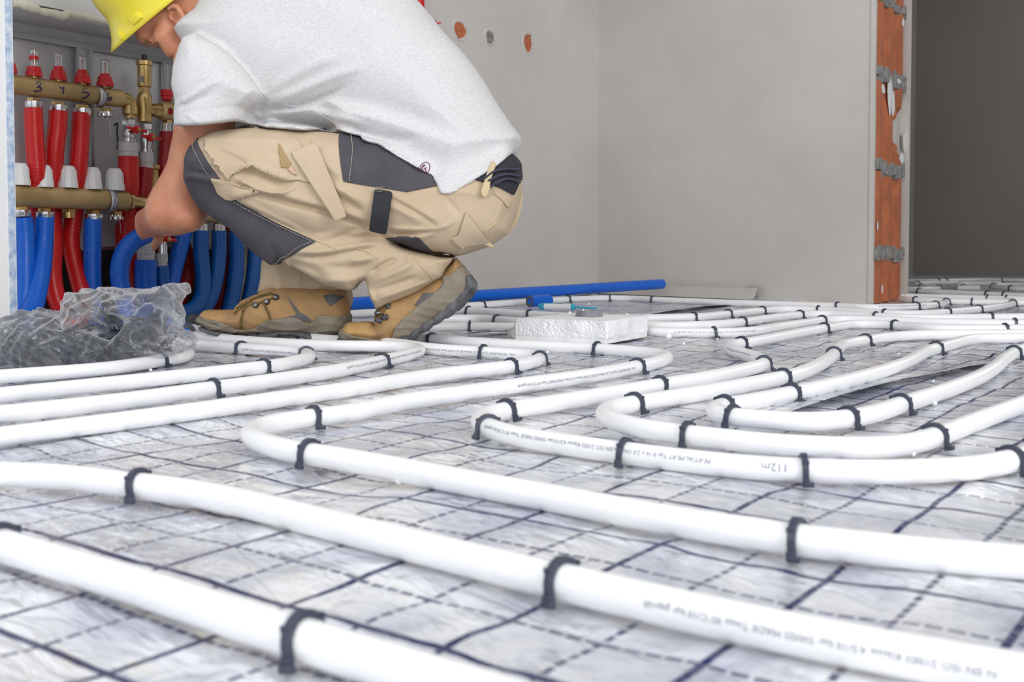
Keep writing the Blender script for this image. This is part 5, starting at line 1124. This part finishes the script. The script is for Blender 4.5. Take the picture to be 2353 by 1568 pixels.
sf = [(z2([(940, 1265), (1100, 1200), (1400, 1190), (1700, 1110), (2100, 960)]), 6, -9), (z2([(1120, 1140), (1400, 1070), (1800, 920), (2300, 760)]), 11, 7), (z2([(1120, 1080), (1300, 960), (1700, 760), (2000, 640)]), 12, 5), (z2([(1100, 1290), (1500, 1350), (2000, 1440)]), 9, -6), (z2([(1000, 1310), (1300, 1400), (1700, 1470)]), 9, 5), (z2([(1200, 1230), (1600, 1230), (2000, 1330), (2300, 1420)]), 10, 6),
      (z2([(160, 1110), (400, 960), (640, 860)]), 9, 5), (z2([(165, 1200), (330, 1160), (560, 1020), (760, 930)]), 7, 6), (z2([(200, 1250), (420, 1190), (640, 1080)]), 6, -5), (z2([(180, 1080), (420, 920), (600, 820)]), 7, -4), (z2([(950, 1240), (1050, 1180), (1110, 1120)]), 5, -7), (z2([(820, 1230), (930, 1130), (1060, 1000)]), 8, 4),
      (z2([(150, 1300), (420, 1290), (700, 1250), (910, 1220)]), 2.5, -2.5), (z2([(330, 1320), (420, 1400), (500, 1425)]), 4, 3), (z2([(360, 405), (520, 480), (700, 600), (850, 740), (960, 880), (1050, 1010), (1120, 1110)]), 2.2, -2.2),
      (z5([(0, 220), (300, 300), (560, 320), (800, 290)]), 12, -5), (z5([(100, 300), (350, 360), (480, 470)]), 6, 5), (z5([(250, 330), (330, 400), (480, 480)]), 5, -5), (z5([(890, 715), (960, 745), (1020, 730)]), 5, 5), (z5([(880, 700), (960, 715), (1010, 700)]), 4, -5), (z5([(300, 380), (640, 560), (880, 690)]), 4, 3), (z5([(950, 880), (1250, 830), (1540, 590), (1720, 420)]), 3, 2), (z5([(600, -40), (1000, 80), (1300, 260)]), 22, 4), (z5([(200, 60), (700, 160), (1100, 420)]), 25, -4)]
d = d - vx.crease(sf, 1.97, 2.05)
d = d + (np.sin(vx.X * 31 + vx.Z * 25) * np.sin(vx.Z * 37 - vx.X * 15 + vx.Y * 12)) * 0.0016
shirt = nets(vx, d, 't_shirt', M['shirt'], man, 1)
stb = bsph(shirt)
logo = [[(967, 386), (971, 378), (980, 373.5), (987, 378), (988.5, 388), (985, 398), (980, 402), (976, 400)], [(961, 391), (968, 389), (975, 384), (978, 379), (974, 381), (971, 390), (976, 396), (979, 401)], [(963, 386), (969, 392), (976, 391), (981, 385), (979, 393), (984, 399)]]
mb = MB()
for pl in logo:
    q = [onto(stb, x, y, 1.96, 0.0002)[0] for x, y in resample([Vector((a, b, 0)) for a, b in pl], 1.5, 2) for _ in (0,)] if False else [onto(stb, p.x, p.y, 1.96, 0.0002)[0] for p in crom([Vector((a, b, 0)) for a, b in pl], 1.5, 2)]
    mb.tube(q, 0.00085, 6)
mb.build('printed_monogram', M['maroon'], shirt, 180)
seam_line(stb, z2([(360, 405), (520, 480), (700, 600), (850, 740), (960, 880), (1050, 1010), (1120, 1110)]), 1.96, 'shoulder_seam', mat('grey_seam', (0.42, 0.41, 0.40), 0.9), shirt, 0.0007, 0.0)
seam_line(stb, z2([(1290, 1150), (1560, 1190), (1760, 1290), (1900, 1380), (1980, 1430)]), 1.96, 'side_seam', M['shirt'], shirt, 0.0009, 0.0003)

# --- body: head, neck, arms and hands in one surface
vx = Vox((-0.775, 1.93, 0.165), (-0.395, 2.48, 0.80), 0.0030)
face = [(312, 40), (318, 76), (324, 90), (332, 98), (344, 101), (356, 97), (370, 97), (382, 106), (391, 119), (395, 130), (402, 141), (410, 143), (420, 132), (432, 108), (470, 70), (520, 30), (560, -40), (520, -90), (450, -120), (380, -110), (330, -60), (308, 0)]
d = vx.pill(face, YH, 0.082, 0.062)
d = smin(d, vx.cone(P(450, 20, YH + .01), P(560, 40, YT), 0.062, 0.075), 0.03)                       # neck into the shoulders
d = smin(d, vx.cone(P(560, 40, YT - .02), P(640, 100, YT), 0.10, 0.10), 0.05)
cut = vx.X - P(640, 60, YT).x
d = smin(d, vx.cone(P(372, 62, 2.19), P(384, 98, 2.222), 0.010, 0.014), 0.012)                       # nose, turned away
d = smin(d, vx.ell(P(396, 124, 2.185), [(1, 0, 0), (0, 1, 0), (0, 0, 1)], [0.012, 0.020, 0.008]), 0.008)   # lips
d = smin(d, vx.cone(P(330, 88, 2.09), P(350, 96, 2.07), 0.010, 0.008), 0.012)                        # brow
d = smax(d, -vx.cone(P(352, 106, 2.05), P(370, 112, 2.07), 0.010, 0.010), 0.012)                     # eye socket
d = smin(d, vx.ell(P(358, 95, 2.077), [(1, 0, 0), (0, 1, 0), (0, 0, 1)], [0.010, 0.011, 0.0085]), 0.004)   # closed lid
d = smin(d, vx.cone(P(378, 84, 2.058), P(398, 112, 2.066), 0.018, 0.016), 0.02)                      # cheek
# ear
Ye = 2.033
d = smin(d, vx.ell(P(405, 34, Ye + .012), [(0.55, 0, -0.83), (0.83, 0, 0.55), (0, 1, 0)], [0.026, 0.014, 0.009]), 0.006)
ring = [(388, 20), (396, 13), (406, 15), (414, 25), (421, 38), (427, 50), (425, 58), (418, 58)]
for a_, b_ in zip(ring[:-1], ring[1:]): d = smin(d, vx.cone(P(*a_, Ye - .004), P(*b_, Ye - .004), 0.0046, 0.0046), 0.003)
d = smin(d, vx.cone(P(391, 37, Ye + .002), P(399, 45, Ye + .003), 0.0042, 0.004), 0.003)
d = smax(d, -vx.ell(P(401, 36, Ye - .003), [(0.55, 0, -0.83), (0.83, 0, 0.55), (0, 1, 0)], [0.012, 0.0065, 0.013]), 0.004)
d = smin(d, vx.cone(P(408, 28, Ye), P(416, 46, Ye), 0.0032, 0.0035), 0.003)
# near arm
arm = [(410, 240), (408, 291), (402, 314), (395, 343), (389, 374), (377, 399), (358, 429), (343, 458), (336, 482), (340, 516), (360, 534), (414, 538), (446, 528), (463, 507), (471, 479), (476, 430), (488, 360), (520, 300), (556, 280), (550, 230)]
d = smin(d, vx.pill(arm, 2.075, 0.052, 0.046), 0.01)
d = smin(d, vx.cone(P(480, 150, 2.02), P(480, 290, 2.05), 0.052, 0.050), 0.03)
d = smin(d, vx.cone(P(480, 150, 2.03), P(600, 60, YT), 0.055, 0.07), 0.04)
d = smin(d, vx.ell(P(432, 500, 2.055), [(1, 0, 0), (0, 1, 0), (0, 0, 1)], [0.030, 0.035, 0.026]), 0.015)   # elbow
d = smin(d, vx.cone(P(396, 488, 2.11), P(346, 508, 2.245), 0.045, 0.028), 0.02)
W_ = P(338, 514, 2.262)
# hand round the hose end
H0 = wp(338, 538, 0.165); H1 = wp(298, 562, 0.15); hax = (H0 - H1).normalized(); hup = (ZUP - hax * ZUP.dot(hax)).normalized(); hb = hax.cross(hup); hb = hb if hb.y > 0 else -hb
HC_ = H0 - hax * 0.020
K0 = HC_ + hup * 0.034
d = smin(d, vx.cone(W_, K0 + hup * 0.004, 0.025, 0.022), 0.012)
kn = []
for i, (off, ln, r) in enumerate(((0.030, 1.0, 0.0088), (0.010, 1.1, 0.0092), (-0.010, 1.03, 0.0088), (-0.029, 0.84, 0.0078))):
    k0 = HC_ + hax * off + hup * 0.036 - hb * 0.004; kn.append(k0)
    p1 = HC_ + hax * off + hup * (0.027) + hb * 0.026 * ln; p2 = HC_ + hax * (off * .95) - hup * 0.006 + hb * 0.033 * ln; p3 = HC_ + hax * (off * .9) - hup * 0.027 + hb * 0.014
    d = smin(d, vx.cone(k0, p1, r * 1.12, r), 0.006); d = smin(d, vx.cone(p1, p2, r, r * .92), 0.003); d = smin(d, vx.cone(p2, p3, r * .92, r * .78), 0.003)
for a_, b_ in zip(kn[:-1], kn[1:]): d = smin(d, vx.cone(a_, b_, 0.0115, 0.0115), 0.006)
palm = [HC_ + hax * o_ + hup * 0.012 - hb * 0.030 for o_ in (0.022, -0.020)]
d = smin(d, vx.cone(palm[0], palm[1], 0.0125, 0.012), 0.010); d = smin(d, vx.cone(palm[1], kn[3], 0.012, 0.011), 0.012); d = smin(d, vx.cone(palm[0], kn[0], 0.013, 0.012), 0.012)
d = smin(d, vx.cone(W_, palm[0], 0.024, 0.015), 0.015); d = smin(d, vx.cone(W_, palm[1], 0.022, 0.014), 0.015)
t1, t2, t3 = HC_ + hax * 0.034 - hb * 0.026 + hup * 0.004, HC_ + hax * 0.030 - hup * 0.020 - hb * 0.020, HC_ + hax * 0.014 - hup * 0.030 - hb * 0.002
d = smin(d, vx.cone(palm[0], t1, 0.013, 0.0105), 0.008); d = smin(d, vx.cone(t1, t2, 0.0105, 0.0095), 0.004); d = smin(d, vx.cone(t2, t3, 0.0095, 0.0085), 0.003)
# far arm, mostly hidden
fa, fe, fw = P(548, 150, 2.29), P(520, 420, 2.31), P(420, 500, 2.40)
d = smin(d, vx.cone(P(600, 60, 2.2), fa, 0.06, 0.05), 0.03); d = smin(d, vx.cone(fa, fe, 0.048, 0.040), 0.02); d = smin(d, vx.cone(fe, fw, 0.040, 0.026), 0.015); 
pm = P(396, 505, 2.43); d = smin(d, vx.cone(fw, pm, 0.024, 0.026), 0.012)
for i in range(4):
    a_ = pm + Vector((-0.02, -0.012 + 0.010 * i, 0.018 - 0.013 * i)); b_ = a_ + Vector((-0.030, 0.006, -0.004)); c_ = b_ + Vector((-0.012, 0.012, -0.018))
    d = smin(d, vx.cone(a_, b_, 0.0085, 0.008), 0.004); d = smin(d, vx.cone(b_, c_, 0.008, 0.007), 0.003)
a_ = pm + Vector((-0.005, -0.02, -0.012)); b_ = a_ + Vector((-0.022, -0.008, -0.02)); d = smin(d, vx.cone(pm, a_, 0.013, 0.011), 0.006); d = smin(d, vx.cone(a_, b_, 0.010, 0.0085), 0.004)
body = nets(vx, d, 'body', M['skin'], man, 1)
bb = bsph(body)
mb = MB()
for i in range(16):                                     # brow and lashes
    t = i / 15; x, y = 332 + 16 * t + random.uniform(-2, 2), 89 + 8 * t + random.uniform(-3, 3); q, n = onto(bb, x, y, 2.06, 0.0005); mb.tube([q, q + Vector((-0.003, -0.001, -0.004)) + n * .001, q + Vector((-0.006, -0.001, -0.010 - .003 * random.random()))], [0.0007, 0.0006, 0.0003], 5)
mb.build('eyebrow', M['hair'], body, 180); mb = MB()
for i in range(12):
    q, n = onto(bb, 355 + i * 1.0, 99, 2.06, 0.0); mb.tube([q, q + Vector((-0.001, -0.003, -0.006)), q + Vector((-0.003, -0.004, -0.011))], [0.0006, 0.0005, 0.0003], 5)
mb.build('eyelashes', M['hair'], body, 180)

# --- helmet
u_ = 1200.0; PHI = math.radians(21); rn0 = Vector((-0.62, 0, 0.78)); rr_ = Vector((-0.78, 0, -0.62)); A_, B_, N_, n0 = 158 / u_, 0.116, 165 / u_, 45 / u_
rn = rn0 * math.cos(PHI) - Vector((0, 1, 0)) * math.sin(PHI); ly = Vector((0, 1, 0)) * math.cos(PHI) + rn0 * math.sin(PHI)
Cp = P(419, 9, YH) + rn0 * (B_ * math.sin(PHI))
NT, NN = 96, 40; vs = []
for j in range(NN):
    t = j / (NN - 1); n_ = (-26 / u_) + (n0 + N_ * 0.9995 + 26 / u_) * (math.sin(t * math.pi / 2) if j > 0 else 0)
    for i in range(NT):
        a = math.tau * i / NT; ct, st = math.cos(a), math.sin(a)
        fr_ = max(ct, 0) ** 3.2; sm = min(max((30 / u_ - n_) / (50 / u_), 0), 1.2); sm2 = min(max((-4 / u_ - n_) / (20 / u_), 0), 1)
        flare = 1 + 0.23 * min(fr_, 0.86) * sm ** 1.4 + 0.04 * sm2 ** 2
        k = math.sqrt(max(0, 1 - (max(n_ - n0, 0) / N_) ** 2)) * flare
        rb = 1 + 0.03 * math.exp(-((math.atan2(st, abs(ct))) / 0.16) ** 4) * min(1, max(0, (n_ - n0) / 0.03))
        vs.append(Cp + rr_ * (ct * A_ * k) + ly * (st * B_ * k) + rn * (n_ * (rb if n_ > n0 else 1) - 0.006 * fr_ * max(0, sm - .6)))
mb = MB(); mb.add(vs, [(j * NT + i, j * NT + (i + 1) % NT, (j + 1) * NT + (i + 1) % NT, (j + 1) * NT + i) for j in range(NN - 1) for i in range(NT)] + [tuple((NN - 1) * NT + i for i in range(NT))])
hel = mb.build('hard_hat', M['helmet'], man, 60); hb_ = bsph(hel); so = hel.modifiers.new('shell', 'SOLIDIFY'); so.thickness = 0.0035; so.offset = -1
for (x0, y0, x1, y1, wd) in ((306, 52, 330, 36, 0.007), (264, 72, 281, 83, 0.006)):
    a, na = onto(hb_, x0, y0, YH - .08); b, nb_ = onto(hb_, x1, y1, YH - .08); n = (na + nb_).normalized(); ax = (b - a); mb = MB()
    mb.box((a + b) / 2 + n * 0.001, ax, n.cross(ax), n, ax.length / 2, wd, 0.0055, 0.002); mb.build('accessory_slot', M['helmet'], hel, 40)
mb = MB()                                               # inner band
pts = [Cp + rr_ * math.cos(a) * (A_ - .016) + ly * math.sin(a) * (B_ - .016) + rn * -0.004 for a in [i * math.tau / 48 for i in range(49)]]
mb.tube(pts, 0.006, 8); mb.build('head_band', M['black_plastic'], hel, 60)

# --- boots
z7 = lambda L_: [(430 + x / 3.361, 560 + y / 3.361) for x, y in L_]
def boot(Y, upper, rand, sole, inserts, lug_line, lab, lo, hi, toe):
    vx = Vox(lo, hi, 0.0026); du = vx.pill(upper, Y, 0.046, 0.036)
    du = du + np.sin(vx.X * 160 + vx.Z * 70) * np.sin(vx.Z * 190) * 0.0006
    o = nets(vx, du, 'boot', M['leather'], man, 1); o['label'] = lab
    dr = smax(vx.pill(upper + [], Y, 0.0495, 0.036) - 0.003, vx.poly2(blob(rand, 6), Y), 0.003); dr = smin(dr, smax(vx.pill(rand, Y, 0.049, 0.030), vx.poly2(rand, Y), 0.002), 0.003)
    dr = dr - 0.0012 * (np.sin(vx.Z * 420 + 3 * np.sin(vx.X * 40)) > 0.6)
    nets(vx, dr, 'rubber_rand', M['rand'], o, 1)
    dso = vx.pill(sole, Y, 0.052, 0.016)
    tread = np.sin(vx.X * 290) * np.clip((vx.poly2(lug_line, Y) < 0) * 1.0, 0, 1)
    dso = dso + 0.0026 * np.maximum(tread, 0)
    nets(vx, dso, 'outsole', M['outsole'], o, 1)
    bt_ = bsph(o)
    for q in inserts: panel(o, q, Y - .03, 'side_insert', M['insert'], o, 0.0015, 0.003, Y)
    return o, bt_
up1 = z7([(104, 590), (112, 545), (150, 512), (270, 514), (370, 510), (385, 480), (440, 430), (560, 385), (640, 330), (760, 330), (1000, 340), (1230, 350), (1255, 500), (1255, 640), (1200, 700), (850, 690), (500, 690), (300, 670)])
rd1 = z7([(92, 590), (104, 555), (300, 598), (400, 648), (530, 652), (640, 590), (850, 558), (960, 604), (1000, 590), (1030, 560), (1090, 545), (1180, 558), (1252, 548), (1258, 690), (1100, 716), (1000, 700), (850, 672), (700, 680), (480, 702), (330, 690), (200, 668), (110, 620)])
so1 = z7([(94, 585), (130, 630), (200, 660), (330, 682), (480, 694), (700, 674), (850, 664), (1000, 692), (1180, 702), (1262, 690), (1264, 740), (1200, 754), (1000, 744), (880, 712), (760, 700), (650, 728), (400, 730), (250, 706), (140, 660)])
b1, bt1 = boot(2.135, up1, rd1, so1, [z7([(780, 405), (880, 520), (975, 585), (960, 606), (850, 575), (650, 592), (860, 545)]), z7([(1055, 402), (1140, 392), (1215, 410), (1110, 478)])], z7([(100, 680), (1270, 690), (1270, 780), (100, 780)]),
    'dusty tan work boot standing flat', (-0.665, 2.07, 0.0), (-0.28, 2.20, 0.14), 0)
up2 = z7([(1190, 690), (1200, 655), (1240, 612), (1330, 604), (1430, 606), (1452, 640), (1460, 600), (1470, 560), (1460, 510), (1480, 480), (1560, 430), (1800, 340), (1960, 240), (2080, 105), (2120, 160), (2180, 240), (2225, 320), (2190, 420), (2060, 520), (1900, 620), (1740, 730), (1620, 752), (1400, 752), (1210, 748)])
rd2 = z7([(1178, 690), (1195, 660), (1300, 698), (1400, 715), (1500, 735), (1590, 722), (1625, 640), (1700, 560), (1760, 508), (1830, 440), (1925, 372), (1985, 300), (1980, 250), (2070, 215), (2125, 168), (2170, 215), (2215, 290), (2235, 340), (2190, 420), (2060, 520), (1900, 630), (1750, 735), (1620, 758), (1400, 756), (1210, 752)])
so2 = z7([(1180, 712), (1300, 738), (1500, 742), (1640, 730), (1760, 650), (1880, 560), (1960, 500), (2060, 420), (2130, 340), (2160, 240), (2190, 240), (2240, 310), (2236, 370), (2190, 440), (2100, 520), (1990, 590), (1930, 620), (1880, 660), (1800, 700), (1760, 752), (1640, 768), (1400, 766), (1200, 764), (1180, 740)])
b2, bt2 = boot(2.04, up2, rd2, so2, [z7([(1605, 710), (1640, 610), (1720, 580), (1690, 650)]), z7([(1755, 480), (1830, 385), (1930, 380), (1850, 450)])], z7([(1500, 790), (1900, 560), (2250, 330), (2260, 460), (1990, 640), (1800, 790)]),
    'tan work boot with raised heel', (-0.345, 1.975, 0.0), (-0.045, 2.11, 0.20), 1)
M['hook'] = mat('gunmetal_hook', (0.16, 0.17, 0.18), 0.3, metal=0.8)
def laces(o, t, Y, eye, lines):
    for (x, y) in eye:
        q, n = onto(t, x, y, Y - .03, 0.0); mb = MB(); mb.lathe(q - n * 0.001, n, [(0, 0.0062), (0.003, 0.0062), (0.0045, 0.005), (0.008, 0.0042), (0.0085, 0.002)], 16); mb.build('lace_hook', M['hook'], o, 40)
    mb = MB()
    for pl in lines:
        px = crom([Vector((x, y, 0)) for x, y in pl], 2.0, 1); q = [onto(t, p.x, p.y, Y - .03, 0.0025)[0] for p in px]; mb.tube(resample(q, 0.003, 2), 0.0019, 8)
    mb.build('laces', M['lace'], o, 180)
laces(b1, bt1, 2.135, z7([(545, 475), (630, 448), (698, 415)]), [z7([(380, 540), (470, 460), (600, 400), (680, 392)]), z7([(395, 505), (500, 440), (640, 388)]), z7([(430, 480), (540, 420), (660, 385)]), z7([(520, 455), (470, 490), (440, 560), (425, 655)]), z7([(545, 470), (630, 440), (700, 410)]), z7([(440, 520), (480, 470), (545, 475)]), z7([(600, 445), (640, 520), (662, 588)])])
laces(b2, bt2, 2.04, z7([(1480, 535), (1540, 565), (1495, 592), (1555, 485)]), [z7([(1445, 575), (1500, 560), (1545, 490)]), z7([(1445, 600), (1490, 575), (1540, 560)]), z7([(1500, 500), (1530, 530), (1545, 560)]), z7([(1450, 560), (1480, 590), (1500, 595)])])
